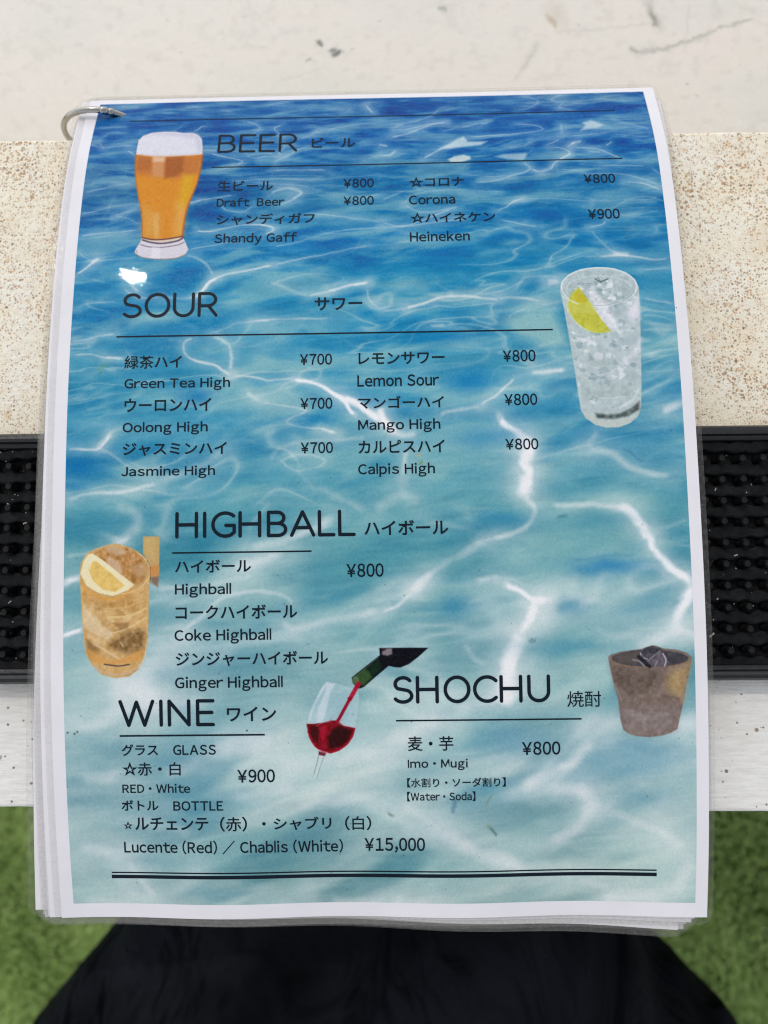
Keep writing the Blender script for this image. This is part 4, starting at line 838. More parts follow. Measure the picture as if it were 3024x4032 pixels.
('p',0.19,0.71,[(169.7,104.3),(168.7,103.3),(169.3,102.5),(170.4,102.4),(171.0,103.5)],(200,210,208),0),
('p',0.19,0.56,[(166.5,93.0),(166.4,91.9),(167.0,91.3),(167.8,91.7),(167.9,92.7)],(200,210,208),0),
('p',0.19,0.5,[(175.3,89.2),(174.7,89.0),(174.3,88.3),(175.4,87.9),(176.0,88.7)],(138,162,174),0),
('p',0.19,0.81,[(173.3,90.3),(172.4,91.3),(172.1,89.8)],(230,232,236),0),
('p',0.19,0.68,[(178.1,102.3),(178.5,101.8),(179.1,101.9),(179.5,102.5),(178.4,102.9)],(138,162,174),0),
('p',0.19,0.52,[(173.5,103.1),(172.6,102.6),(173.1,101.9),(173.8,102.3)],(230,232,236),0),
('p',0.19,0.46,[(170.4,111.5),(170.6,112.4),(170.1,113.0),(169.2,112.5),(169.5,111.6)],(238,238,242),0),
('p',0.19,0.62,[(169.5,104.0),(171.1,104.0),(171.1,105.7),(169.7,106.4),(168.7,105.2)],(138,162,174),0),
('p',0.19,0.44,[(178.5,111.5),(179.9,111.4),(179.2,112.2)],(138,162,174),0),
('p',0.19,0.53,[(172.3,95.6),(170.7,93.8),(172.8,92.8),(174.7,94.2)],(138,162,174),0),
('p',0.19,0.75,[(177.9,105.5),(176.9,106.8),(175.6,105.6)],(165,186,194),0),
('p',0.55,0.7,[(189.7,84.4),(188.9,86.3),(187.1,87.9),(184.4,89.2),(181.1,89.9),(177.4,90.2),(173.8,89.8),(170.5,88.9),(168.0,87.5),(166.4,85.8),(165.9,84.0),(166.6,82.1),(168.4,80.5),(171.1,79.2),(174.5,78.4),(178.2,78.2),(181.9,78.6),(185.1,79.5),(187.7,80.9),(189.2,82.6),(189.7,84.4)],(172,190,194),0.06),
('p',0.55,0.6,[(188.8,86.4),(188.2,87.8),(186.5,89.1),(184.0,90.1),(180.9,90.7),(177.5,90.9),(174.1,90.6),(171.1,89.9),(168.7,88.8),(167.2,87.4),(166.8,85.9),(167.4,84.5),(169.1,83.2),(171.6,82.2),(174.7,81.5),(178.1,81.4),(181.5,81.7),(184.6,82.4),(186.9,83.5),(188.4,84.9),(188.8,86.4)],(178,192,194),0.05),
('p',0.11,0.6,[(173.3,89.1),(172.5,89.3),(172.8,88.5)],(138,158,164),0),
('p',0.11,0.73,[(172.4,87.4),(173.1,88.5),(171.5,88.2)],(158,176,182),0),
('p',0.11,0.78,[(175.3,88.8),(175.3,87.3),(176.5,88.1)],(228,232,234),0),
('p',0.11,0.6,[(177.4,83.4),(178.1,83.3),(178.8,83.7),(178.2,84.4),(177.1,84.3)],(242,242,244),0),
('p',0.11,0.45,[(172.4,82.8),(173.1,83.0),(173.1,83.5),(172.6,84.0),(172.1,83.5)],(138,158,164),0),
('p',0.11,0.46,[(185.6,87.8),(185.9,88.8),(185.0,88.7)],(158,176,182),0),
('p',0.11,0.6,[(179.0,86.0),(178.4,84.7),(179.8,85.0)],(228,232,234),0),
('p',0.11,0.6,[(171.9,86.7),(171.3,86.5),(171.8,86.1)],(242,242,244),0),
('p',0.11,0.58,[(169.8,86.8),(169.5,86.4),(170.0,86.2),(170.4,86.3),(170.4,86.8)],(242,242,244),0),
('p',0.11,0.55,[(182.2,86.9),(182.6,87.6),(181.5,88.2),(181.1,87.2)],(242,242,244),0),
('p',0.11,0.56,[(175.9,83.0),(176.7,82.2),(177.6,82.6),(177.6,83.4),(176.6,84.1)],(138,158,164),0),
('p',0.11,0.78,[(179.7,83.8),(179.5,82.2),(181.3,82.1),(181.2,83.7)],(158,176,182),0),
('p',0.11,0.43,[(183.6,85.1),(183.9,84.3),(184.8,84.3),(184.8,85.1)],(158,176,182),0),
('p',0.11,0.5,[(181.3,83.8),(183.2,83.9),(183.2,85.1),(181.6,84.9)],(158,176,182),0),
('p',0.11,0.8,[(177.3,85.0),(179.2,85.3),(177.9,86.6)],(138,158,164),0),
('p',0.11,0.64,[(185.4,88.3),(184.8,87.9),(185.7,87.8)],(158,176,182),0),
('p',0.11,0.52,[(185.1,86.2),(185.2,87.6),(183.7,87.9),(183.5,86.6)],(228,232,234),0),
('p',0.11,0.48,[(176.4,84.3),(176.5,85.1),(174.9,85.2),(174.4,84.5),(175.2,83.8)],(158,176,182),0),
('p',0.11,0.47,[(186.4,83.3),(185.8,83.2),(185.6,82.8),(186.3,82.4),(186.6,82.9)],(158,176,182),0),
('p',0.11,0.61,[(170.6,84.7),(171.8,84.2),(172.9,85.3),(172.0,86.2),(170.7,86.1)],(158,176,182),0),
('p',0.11,0.73,[(175.1,86.0),(175.3,87.7),(174.0,87.6),(173.6,86.5)],(158,176,182),0),
('p',0.11,0.45,[(181.1,83.0),(181.1,83.5),(180.4,83.5),(180.6,83.1)],(158,176,182),0),
('p',0.11,0.49,[(187.2,85.2),(187.1,85.9),(186.1,86.2),(185.2,85.6),(186.0,85.0)],(158,176,182),0),
('p',0.11,0.59,[(174.5,85.2),(175.2,83.9),(176.3,84.3),(176.0,85.5)],(228,232,234),0),
('p',0.11,0.66,[(172.5,82.6),(173.5,83.4),(171.9,84.1),(171.2,83.1)],(158,176,182),0),
('p',0.11,0.52,[(175.0,85.9),(175.4,86.1),(175.5,86.7),(174.9,86.6),(174.6,86.3)],(242,242,244),0),
('p',0.11,0.63,[(173.0,85.2),(171.1,86.1),(171.2,84.0)],(242,242,244),0),
('p',0.11,0.77,[(181.1,82.0),(181.0,83.2),(180.0,82.5)],(242,242,244),0),
('p',0.11,0.56,[(181.7,88.6),(181.9,87.1),(183.6,87.6),(182.8,88.7)],(138,158,164),0),
('p',0.11,0.68,[(180.3,89.3),(180.7,88.9),(181.1,89.2),(180.7,89.6)],(138,158,164),0),
('p',0.11,0.65,[(182.6,83.3),(182.3,84.8),(181.1,84.9),(180.3,83.5),(181.7,82.8)],(242,242,244),0),
('p',0.11,0.48,[(175.8,83.8),(175.1,83.1),(176.4,82.9)],(158,176,182),0),
('p',0.11,0.67,[(181.0,86.8),(180.9,86.2),(181.5,86.0),(181.7,86.5)],(138,158,164),0),
('p',0.11,0.47,[(184.8,88.5),(185.4,87.6),(186.2,88.4),(185.5,89.0)],(138,158,164),0),
('p',0.11,0.69,[(170.1,85.9),(169.1,85.1),(170.6,84.6)],(228,232,234),0),
('p',0.11,0.56,[(172.8,88.9),(174.1,88.1),(174.2,89.3)],(138,158,164),0),
('p',0.11,0.54,[(177.6,86.0),(176.8,86.2),(176.5,85.6),(177.0,85.3),(177.7,85.4)],(138,158,164),0),
('p',0.11,0.47,[(179.4,87.6),(178.2,88.0),(177.1,87.2),(177.9,86.1),(179.3,86.5)],(138,158,164),0),
('p',0.11,0.61,[(170.4,83.8),(170.4,82.7),(171.8,83.1)],(138,158,164),0),
('p',0.11,0.76,[(179.1,87.5),(178.3,86.4),(179.3,85.8),(180.1,86.5)],(228,232,234),0),
('p',0.11,0.74,[(181.1,88.0),(181.9,88.9),(180.6,89.3),(180.2,88.6)],(242,242,244),0),
('p',0.11,0.78,[(185.3,88.8),(183.0,89.6),(183.3,87.7)],(158,176,182),0),
('p',0.11,0.44,[(175.0,83.4),(174.6,84.6),(173.5,83.5)],(138,158,164),0),
('p',0.11,0.54,[(180.8,89.1),(181.5,88.6),(182.5,89.1),(181.5,89.9)],(158,176,182),0),
('p',0.11,0.53,[(181.5,81.8),(182.6,82.3),(182.2,83.6),(181.1,82.9)],(228,232,234),0),
('p',0.11,0.41,[(172.6,88.5),(174.4,88.6),(173.7,89.7),(172.6,89.7)],(158,176,182),0),
('p',0.11,0.79,[(169.2,88.1),(168.8,87.4),(169.4,87.0),(170.0,87.6)],(228,232,234),0),
('p',0.11,0.64,[(180.3,83.7),(181.4,84.9),(179.8,85.2)],(228,232,234),0),
('p',0.11,0.68,[(168.9,86.6),(169.7,86.5),(170.5,87.1),(169.7,87.6),(168.7,87.6)],(158,176,182),0),
('p',0.11,0.79,[(181.9,89.6),(181.2,88.5),(182.3,87.5),(183.1,88.3),(183.1,89.3)],(228,232,234),0),
('p',0.83,0.85,[(172.9,85.6),(175.4,85.4),(179.0,89.3),(180.5,90.8),(182.6,97.0),(183.2,99.9),(180.5,99.9),(177.2,95.2),(175.1,90.4)],(222,222,226),0.08),
('p',1.1,0.9,[(190.6,88.9),(190.6,96.0),(188.1,97.1),(185.8,93.6),(188.2,91.3)],(228,224,232),0),
('p',1.1,0.8,[(190.3,102.9),(189.9,106.7),(187.0,109.5),(183.7,113.7),(183.0,111.7),(187.4,106.9)],(224,224,228),0.05),
('p',0.83,0.5,[(180.4,92.9),(185.7,91.2),(187.0,93.0),(181.9,95.8)],(160,178,184),0),
('p',1.1,0.6,[(181.4,102.2),(189.2,100.0),(189.5,104.1),(183.4,106.5)],(168,186,194),0),
('p',0.83,0.6,[(184.2,114.2),(188.0,114.3),(187.8,118.0),(184.8,118.2)],(165,180,180),0),
('p',0.55,0.5,[(180.1,111.3),(179.6,112.0),(178.2,112.4),(176.5,112.5),(174.7,112.3),(173.5,111.9),(173.0,111.2),(173.5,110.6),(174.8,110.1),(176.6,110.0),(178.4,110.2),(179.6,110.7),(180.1,111.3)],(165,180,178),0),
('s',0.61,0.5,[(170.1,114.3),(173.6,115.8),(179.1,114.7),(181.6,113.3)],(215,220,220)),
('s',0.83,0.5,[(169.4,112.9),(172.0,115.7),(175.7,116.4)],(168,182,182)),
('p',1.38,0.5,[(172.4,118.0),(185.3,118.2),(187.3,122.2),(182.3,123.7),(171.6,123.0),(169.0,119.6)],(170,184,180),0.06),
('s',0.5,0.5,[(173.3,121.9),(177.0,123.4),(184.0,122.9)],(220,224,222)),
('s',1.1,0.5,[(188.4,120.5),(186.6,123.8),(182.2,126.5)],(222,226,222)),
('p',0.44,0.9,[(173.7,128.1),(178.0,128.9),(182.1,128.5),(185.9,126.7),(188.5,124.5),(188.4,127.2),(184.7,129.4),(179.3,130.4),(174.4,129.9)],(92,102,100),0.12),
('s',0.72,0.5,[(188.3,124.7),(188.3,127.2)],(170,150,148)),
('p',0.39,0.7,[(169.7,127.4),(174.0,129.2),(174.4,130.3),(179.2,130.8),(184.9,129.8),(188.0,128.3),(184.8,131.8),(181.3,133.0),(177.5,133.1),(173.8,132.1),(170.7,129.8)],(195,202,192),0),
('s',0.61,0.9,[(190.3,84.6),(189.9,86.1),(188.9,87.5),(187.3,88.8),(185.2,89.8),(182.8,90.6),(180.1,91.0),(177.4,91.1),(174.6,90.9),(172.0,90.4),(169.6,89.5),(167.7,88.4),(166.3,87.1),(165.5,85.6),(165.2,84.1),(165.6,82.6),(166.6,81.2),(168.2,79.9),(170.3,78.8),(172.7,78.1),(175.4,77.6),(178.3,77.5),(181.1,77.7),(183.7,78.3),(186.0,79.2),(187.9,80.3),(189.3,81.6),(190.1,83.1),(190.3,84.6)],(222,228,230)),
('s',0.33,0.8,[(189.4,86.5),(188.5,87.6),(187.2,88.7),(185.5,89.6),(183.6,90.3),(181.4,90.8),(179.2,91.1),(176.8,91.1),(174.5,90.9),(172.3,90.4),(170.4,89.7),(168.7,88.9),(167.3,87.8),(166.3,86.7),(165.7,85.4)],(128,146,150)),
('s',0.39,0.7,[(166.7,85.2),(167.0,84.2),(167.8,83.2),(169.0,82.3),(170.6,81.6),(172.6,81.0),(174.8,80.6),(177.1,80.5),(179.4,80.5),(181.7,80.8),(183.8,81.3),(185.6,82.0),(187.0,82.8),(188.1,83.8),(188.6,84.8)],(215,222,224)),
('p',0.17,1,[(167.6,88.6),(169.0,86.4),(171.1,84.5),(172.3,86.5),(174.0,89.2),(176.5,94.0),(178.5,97.2),(180.5,100.2),(178.8,100.7),(175.5,100.9),(172.9,99.7),(169.7,97.4),(167.7,93.8),(166.8,90.8)],(194,192,78),0.05),
('s',0.55,0.85,[(171.2,84.6),(168.1,87.3),(166.9,90.8),(167.9,94.7),(170.2,97.7),(173.4,100.0),(176.6,100.9),(180.3,100.4)],(205,212,132)),
('s',0.33,0.8,[(171.0,84.5),(168.7,86.4),(167.6,88.6)],(140,170,60)),
('s',0.28,0.8,[(175.5,100.9),(178.3,100.8),(180.5,100.2)],(150,180,80)),
('s',0.25,0.6,[(168.0,94.1),(171.8,93.6),(175.6,94.2)],(218,218,150)),
('s',0.25,0.5,[(172.9,99.2),(175.8,96.3)],(215,215,150)),
('p',0.41,0.8,[(168.9,87.3),(171.0,85.3),(173.4,89.8),(170.1,90.0)],(196,180,58),0),
('s',0.66,0.8,[(165.6,87.9),(167.7,89.1),(170.4,90.5)],(222,226,222)),
('p',0.39,0.5,[(167.1,90.3),(175.0,90.7),(176.0,93.4),(168.0,93.8)],(205,205,110),0),
('s',0.55,0.8,[(176.7,81.5),(178.3,82.6),(180.9,81.6)],(72,86,92)),
('s',0.39,0.7,[(177.6,81.2),(178.6,83.0)],(72,86,92)),
('s',0.3,0.7,[(173.6,83.1),(175.2,83.3)],(80,95,98)),
('s',0.33,0.6,[(179.5,126.3),(179.9,126.6)],(90,100,98)),
('s',0.44,0.6,[(174.3,102.2),(175.4,102.4)],(245,245,245)),
('s',0.33,0.6,[(184.0,112.8),(185.0,113.4)],(240,242,248)),
('p',0.1,1,[(25.8,166.7),(31.2,166.8),(31.1,175.7),(31.0,179.7),(30.6,183.2),(27.9,181.1),(27.9,175.7),(25.8,172.2)],(196,162,106),0),
('p',0.61,0.6,[(26.1,167.0),(29.8,167.0),(29.9,174.7),(27.9,174.2),(26.1,171.2)],(205,176,120),0),
('p',0.41,0.9,[(27.9,176.4),(31.1,176.0),(31.0,179.4),(28.1,179.6)],(205,140,82),0),
('p',0.41,0.9,[(27.9,180.0),(31.0,179.6),(30.7,183.1),(29.1,182.1)],(128,108,98),0),
('p',0.2,1,[(5.2,177.4),(5.6,174.9),(7.4,171.9),(10.3,170.5),(14.3,169.3),(16.8,168.8),(20.8,169.9),(24.4,171.7),(27.1,174.2),(28.2,177.2),(27.9,183.1),(27.8,192.9),(27.4,200.7),(26.3,205.6),(24.3,209.5),(21.3,211.7),(16.9,212.2),(12.4,211.1),(9.2,207.9),(7.2,204.0),(6.5,197.6),(5.7,187.7)],(208,168,112),0.05),
('p',0.2,0.47,[(16.8,196.0),(17.3,197.5),(15.6,197.5),(15.4,196.0)],(190,146,90),0),
('p',0.2,0.44,[(7.9,203.1),(9.9,203.5),(10.7,205.0),(7.9,205.0)],(190,146,90),0),
('p',0.2,0.28,[(11.0,190.1),(13.0,190.2),(12.3,191.7),(10.4,191.5)],(236,212,172),0),
('p',0.2,0.38,[(16.3,189.4),(17.7,187.0),(19.7,189.4)],(228,198,150),0),
('p',0.2,0.41,[(10.3,198.3),(9.4,198.5),(8.5,198.0),(9.3,197.2),(10.6,197.5)],(165,125,78),0),
('p',0.2,0.55,[(26.7,201.1),(23.8,201.8),(23.9,199.5),(25.8,199.9)],(236,212,172),0),
('p',0.2,0.45,[(19.0,198.8),(16.2,196.6),(19.7,196.2)],(165,125,78),0),
('p',0.2,0.43,[(10.3,193.1),(9.4,194.2),(8.1,193.9),(7.5,192.9),(8.8,192.2)],(236,212,172),0),
('p',0.2,0.42,[(19.2,194.3),(19.5,192.6),(21.3,193.3),(21.1,194.8)],(228,198,150),0),
('p',0.2,0.4,[(23.2,204.0),(25.2,203.9),(24.3,204.9)],(214,164,96),0),
('p',0.2,0.28,[(10.8,189.7),(9.9,191.1),(7.9,190.1),(9.3,189.2)],(228,198,150),0),
('p',0.2,0.29,[(23.6,199.0),(24.4,199.3),(23.7,199.8)],(236,212,172),0),
('p',0.2,0.41,[(25.4,199.3),(24.3,201.7),(22.2,199.5)],(165,125,78),0),
('p',0.2,0.4,[(7.9,197.9),(9.5,197.7),(9.8,199.4),(7.7,199.4)],(228,198,150),0),
('p',0.2,0.42,[(17.3,195.6),(17.8,195.4),(18.4,196.1),(17.9,196.5),(17.2,196.4)],(236,212,172),0),
('p',0.2,0.36,[(21.3,193.8),(20.0,193.0),(21.2,191.7),(22.5,192.9)],(236,212,172),0),
('p',0.2,0.42,[(12.8,195.3),(10.5,197.2),(9.3,194.8)],(165,125,78),0),
('p',0.2,0.49,[(20.8,200.1),(19.6,200.4),(18.7,199.7),(19.2,198.6),(20.7,199.0)],(228,198,150),0),
('p',0.2,0.41,[(14.7,201.8),(10.6,201.2),(13.5,199.4)],(228,198,150),0),
('p',0.2,0.52,[(12.7,187.2),(11.1,188.1),(10.0,186.7),(11.8,185.7)],(190,146,90),0),
('p',0.2,0.47,[(8.7,203.6),(9.3,202.5),(10.9,202.4),(11.5,203.6),(10.0,204.0)],(190,146,90),0),
('p',0.2,0.43,[(22.4,199.1),(21.5,198.6),(21.9,197.6),(22.9,197.8),(22.9,198.5)],(236,212,172),0),
('p',0.2,0.42,[(22.3,195.1),(21.7,196.4),(20.8,195.4)],(236,212,172),0),
('p',0.2,0.36,[(22.0,201.3),(21.6,202.3),(20.5,202.9),(19.3,201.9),(20.0,200.8)],(214,164,96),0),
('p',0.2,0.5,[(15.5,201.2),(15.6,202.0),(14.9,202.6),(14.3,202.1),(14.4,201.2)],(214,164,96),0),
('p',0.2,0.36,[(18.8,195.2),(18.8,196.0),(17.6,196.0),(17.2,195.4),(17.9,194.9)],(236,212,172),0),
('p',0.2,0.44,[(11.8,197.2),(12.3,197.9),(11.6,198.3),(10.9,197.6)],(228,198,150),0),
('p',0.2,0.44,[(22.3,197.8),(22.8,197.2),(23.8,197.6),(23.6,198.4),(22.5,198.6)],(236,212,172),0),
('p',0.2,0.39,[(12.4,202.0),(11.9,204.0),(10.3,203.9),(8.5,202.9),(10.4,201.7)],(165,125,78),0),
('p',0.2,0.5,[(23.6,196.8),(23.7,196.2),(24.7,196.0),(25.4,196.6),(24.6,197.4)],(150,116,76),0),
('p',0.2,0.35,[(21.2,195.3),(22.5,195.2),(22.2,195.9)],(214,164,96),0),
('p',0.2,0.47,[(18.2,197.5),(20.4,195.7),(21.4,197.9)],(228,198,150),0),
('p',0.2,0.53,[(21.9,190.6),(21.7,189.6),(23.3,189.3),(23.9,191.0)],(190,146,90),0),
('p',0.2,0.32,[(18.7,189.2),(20.6,190.3),(18.9,191.4),(16.7,191.2),(16.7,189.3)],(165,125,78),0),
('p',0.2,0.33,[(13.2,190.7),(11.6,190.7),(10.8,189.6),(12.5,189.5)],(165,125,78),0),
('p',0.2,0.38,[(9.2,195.1),(11.4,195.5),(10.2,197.0),(8.8,196.2)],(236,212,172),0),
('p',0.2,0.53,[(8.7,191.1),(10.2,189.9),(11.2,191.3),(10.1,192.0)],(214,164,96),0),
('p',0.2,0.35,[(10.0,194.7),(12.5,194.1),(11.7,196.4)],(214,164,96),0),
('p',0.2,0.29,[(19.6,195.8),(20.6,196.8),(19.6,198.0),(17.5,196.8)],(228,198,150),0),
('p',0.2,0.4,[(25.4,205.5),(23.8,203.2),(27.0,202.7)],(150,116,76),0),
('p',0.2,0.39,[(26.5,201.7),(25.0,202.7),(23.9,201.8),(23.9,200.4),(25.8,200.3)],(236,212,172),0),
('p',0.2,0.44,[(21.5,194.8),(23.2,197.0),(19.6,197.1)],(190,146,90),0),
('p',0.2,0.28,[(20.8,198.1),(22.2,199.8),(19.2,199.9)],(190,146,90),0),
('p',0.2,0.37,[(12.0,187.1),(13.3,186.9),(13.2,187.9)],(228,198,150),0),
('p',0.2,0.38,[(15.8,196.4),(12.3,196.5),(14.1,193.9)],(228,198,150),0),
('p',0.2,0.4,[(9.7,189.3),(11.0,188.6),(12.1,189.3),(11.7,190.2),(10.4,190.4)],(150,116,76),0),
('p',0.2,0.52,[(21.8,186.5),(23.4,186.8),(23.1,187.6),(21.5,187.4)],(228,198,150),0),
('p',0.2,0.37,[(15.7,194.0),(15.0,195.7),(13.0,196.3),(11.5,194.3),(13.8,193.3)],(165,125,78),0),
('p',0.2,0.35,[(14.0,194.9),(14.7,192.7),(17.2,194.1)],(236,212,172),0),
('p',0.2,0.45,[(8.6,196.7),(8.3,195.9),(8.5,195.4),(9.4,195.4),(9.8,196.2)],(228,198,150),0),
('p',0.2,0.47,[(10.6,199.0),(12.2,199.5),(11.8,200.8),(10.4,200.9),(9.6,199.9)],(236,212,172),0),
('p',0.2,0.48,[(25.4,194.3),(24.4,195.2),(23.0,194.8),(22.8,193.7),(24.3,193.6)],(236,212,172),0),
('p',0.2,0.49,[(24.5,194.3),(25.1,192.9),(26.0,194.0)],(214,164,96),0),
('p',0.2,0.52,[(10.9,188.0),(11.5,187.4),(12.3,187.9),(11.6,188.4)],(228,198,150),0),
('p',0.2,0.34,[(16.7,202.6),(16.0,204.4),(14.0,203.4),(14.5,201.8)],(214,164,96),0),
('p',0.2,0.39,[(10.0,202.5),(11.9,204.1),(8.6,205.5),(7.4,203.2)],(165,125,78),0),
('p',0.2,0.53,[(23.8,193.9),(23.8,194.9),(22.8,194.7),(22.9,193.8)],(214,164,96),0),
('p',0.2,0.33,[(10.7,188.2),(11.7,188.9),(11.2,189.9),(10.4,189.2)],(228,198,150),0),
('p',0.2,0.29,[(19.1,200.5),(20.4,200.1),(20.9,200.9),(19.7,201.5)],(214,164,96),0),
('p',0.2,0.33,[(8.4,189.4),(9.2,188.3),(10.4,188.5),(10.9,189.5),(9.6,190.4)],(228,198,150),0),
('p',0.2,0.4,[(18.9,190.4),(20.3,192.1),(18.9,193.2),(17.2,192.0)],(165,125,78),0),
('p',0.2,0.28,[(19.7,195.3),(18.9,195.1),(19.0,194.3),(20.0,194.5)],(228,198,150),0),
('p',0.2,0.45,[(25.6,194.0),(25.7,195.5),(24.1,194.7)],(214,164,96),0),
('p',0.2,0.37,[(21.5,196.2),(22.4,198.1),(20.4,199.2),(18.7,197.4)],(150,116,76),0),
('p',0.2,0.53,[(13.6,188.0),(14.3,188.6),(14.0,189.4),(12.9,189.2),(12.4,188.4)],(165,125,78),0),
('p',0.2,0.54,[(18.1,190.5),(19.5,189.8),(19.6,190.8)],(236,212,172),0),
('p',0.2,0.37,[(11.8,203.3),(10.6,203.8),(9.7,203.1),(10.3,201.7),(11.6,201.8)],(165,125,78),0),
('p',0.2,0.48,[(10.5,198.1),(11.2,196.1),(12.6,197.9)],(150,116,76),0),
('p',0.2,0.49,[(10.6,194.5),(11.1,193.5),(12.3,194.3)],(214,164,96),0),
('p',0.2,0.52,[(19.2,199.7),(22.2,199.5),(22.2,201.6),(19.2,202.1)],(236,212,172),0),
('p',0.61,0.8,[(8.4,172.2),(12.8,170.3),(20.8,170.4),(25.9,173.2),(27.4,177.1),(25.9,181.1),(22.9,182.5),(17.9,178.0),(12.4,174.5)],(178,128,78),0.14),
('p',0.51,0.7,[(13.3,170.3),(17.3,169.8),(20.9,171.6),(18.4,173.1),(14.9,172.0)],(208,180,150),0),
('p',0.41,0.7,[(14.4,173.0),(17.9,174.6),(19.2,178.0),(16.9,179.0),(13.9,176.0)],(210,182,155),0),
('p',0.61,0.5,[(21.9,176.1),(25.9,175.1),(26.9,179.1),(23.9,180.1)],(205,175,145),0),
('p',0.15,1,[(8.1,172.2),(6.4,174.4),(5.5,178.4),(7.5,182.3),(11.5,184.8),(16.0,185.8),(20.9,184.1),(23.0,182.3),(17.4,178.0),(12.4,174.0),(9.3,172.0)],(238,224,184),0),
('p',0.26,1,[(9.4,174.5),(8.2,177.4),(9.5,180.9),(13.0,183.8),(16.9,184.5),(19.9,182.6),(14.9,178.0),(10.6,174.6)],(228,192,112),0.05),
('s',0.36,0.6,[(11.4,180.9),(13.9,179.0),(14.9,178.0)],(240,214,150)),
('s',0.36,0.6,[(14.9,183.9),(15.4,180.9)],(240,214,150)),
('s',0.36,0.5,[(9.4,177.9),(12.4,177.4)],(240,214,150)),
('s',0.92,0.85,[(5.6,180.8),(8.0,184.3),(13.0,186.6),(17.9,186.5),(22.4,184.0)],(222,160,78)),
('p',1.02,0.7,[(6.5,184.8),(15.0,187.8),(22.9,185.0),(24.9,190.9),(15.0,189.8),(7.5,187.7)],(196,150,92),0.1),
('p',0.51,0.9,[(6.1,187.7),(12.0,193.7),(12.5,195.2),(16.5,197.7),(14.5,200.1),(9.0,197.6),(6.5,195.6)],(222,196,156),0.04),
('s',0.82,0.8,[(9.0,200.5),(14.0,203.5),(18.9,206.5)],(222,196,158)),
('p',1.02,0.85,[(14.5,200.6),(20.9,197.5),(26.9,196.3),(26.1,202.7),(19.9,204.6),(14.9,202.6)],(136,106,70),0.12),
('s',0.92,0.8,[(14.5,192.7),(21.4,192.3),(26.9,189.9)],(228,198,142)),
('s',0.61,0.8,[(16.5,197.7),(21.9,195.8),(26.9,192.9)],(226,200,150)),
('p',0.41,0.7,[(16.2,194.5),(21.4,194.3),(20.9,196.3),(18.4,197.0)],(150,112,70),0),
('s',0.61,0.7,[(13.5,189.8),(19.9,189.6),(25.9,187.5)],(216,180,120)),
('p',0.72,0.7,[(7.3,199.5),(9.2,200.5),(11.0,203.0),(7.9,202.9)],(120,92,60),0),
('p',0.61,0.8,[(7.9,203.0),(14.9,206.7),(20.9,205.6),(26.3,202.9),(24.4,206.8),(16.4,208.0),(9.5,206.9)],(218,156,86),0),
('s',0.61,0.9,[(13.3,207.7),(17.9,208.3),(21.4,207.8)],(88,76,74)),
('s',0.82,0.6,[(9.9,208.4),(14.9,210.9),(20.8,210.7),(24.8,208.1)],(205,180,162)),
('s',0.51,0.6,[(18.4,200.6),(19.4,201.9)],(230,215,180)),
('s',0.46,0.7,[(26.9,201.7),(26.3,205.6),(24.3,209.0)],(235,205,170)),
('s',0.31,0.8,[(5.4,177.9),(7.5,182.3),(12.0,184.7),(18.9,185.2),(24.4,183.6),(27.6,180.4),(28.2,177.6)],(240,222,182)),
('s',0.31,0.7,[(23.3,171.4),(26.9,174.4),(28.0,177.6)],(238,222,190)),
('s',0.46,0.6,[(5.9,182.8),(6.4,192.7),(7.0,201.5)],(225,175,110)),
('s',0.46,0.5,[(27.5,184.1),(27.1,197.8)],(230,190,130)),
('p',0.18,0.45,[(84.9,214.1),(87.9,214.7),(95.1,216.7),(95.3,220.4),(94.6,224.9),(93.9,229.0),(78.4,227.4),(79.0,224.4),(81.0,219.9),(83.1,216.2)],(190,212,224),0),
('p',0.36,0.6,[(84.8,214.3),(87.6,214.8),(85.8,218.2),(84.1,225.1),(83.2,227.1),(81.5,227.1),(81.9,222.7),(84.1,218.2),(84.8,215.5),(83.4,217.5),(80.9,221.6),(79.5,226.4),(78.8,226.4),(79.5,223.7),(83.1,216.3)],(218,226,232),0),
('p',0.43,0.4,[(92.3,218.3),(95.1,218.3),(94.3,225.9),(91.5,225.9)],(180,205,215),0),
('s',0.21,0.5,[(84.9,214.1),(87.9,214.7),(91.7,215.9)],(225,230,232)),
('s',0.21,0.5,[(95.3,217.0),(95.2,221.1),(93.9,228.9)],(130,165,180)),
('s',0.18,0.4,[(83.0,216.2),(81.0,219.9),(78.9,224.5),(78.3,227.4)],(150,180,190)),
('p',0.14,1,[(78.2,227.5),(80.8,227.5),(83.2,227.2),(86.0,226.5),(88.1,226.5),(90.1,228.1),(93.9,229.0),(93.1,231.7),(91.4,234.1),(88.6,236.2),(85.8,237.1),(83.0,236.5),(80.7,234.8),(79.0,231.9)],(128,30,44),0.06),
('p',0.5,0.9,[(86.6,229.2),(88.7,228.2),(92.8,229.7),(91.7,232.7),(88.6,235.1),(85.5,235.4),(84.9,232.0)],(52,26,34),0),
('p',0.36,0.85,[(79.3,228.1),(81.5,228.2),(82.2,229.9),(81.7,233.7),(80.4,233.0),(79.4,230.9)],(66,24,34),0),
('p',0.43,0.8,[(83.2,228.2),(84.9,227.9),(84.2,232.0),(83.1,233.4),(82.5,230.9)],(176,44,58),0),
('s',0.57,0.8,[(78.6,229.9),(79.7,233.0),(81.4,235.2),(83.7,236.5),(87.2,236.5),(90.7,234.5),(92.8,231.7),(93.5,229.7)],(178,44,58)),
('s',0.36,0.7,[(81.5,228.2),(83.2,227.3),(86.0,226.8)],(200,130,145)),
('s',0.36,0.7,[(88.1,227.2),(90.1,228.1),(93.5,228.8)],(205,150,162)),
('s',0.43,0.6,[(86.0,226.5),(86.4,225.5)],(200,110,130)),
('s',0.36,0.6,[(89.1,226.9),(90.1,226.2)],(200,130,145)),
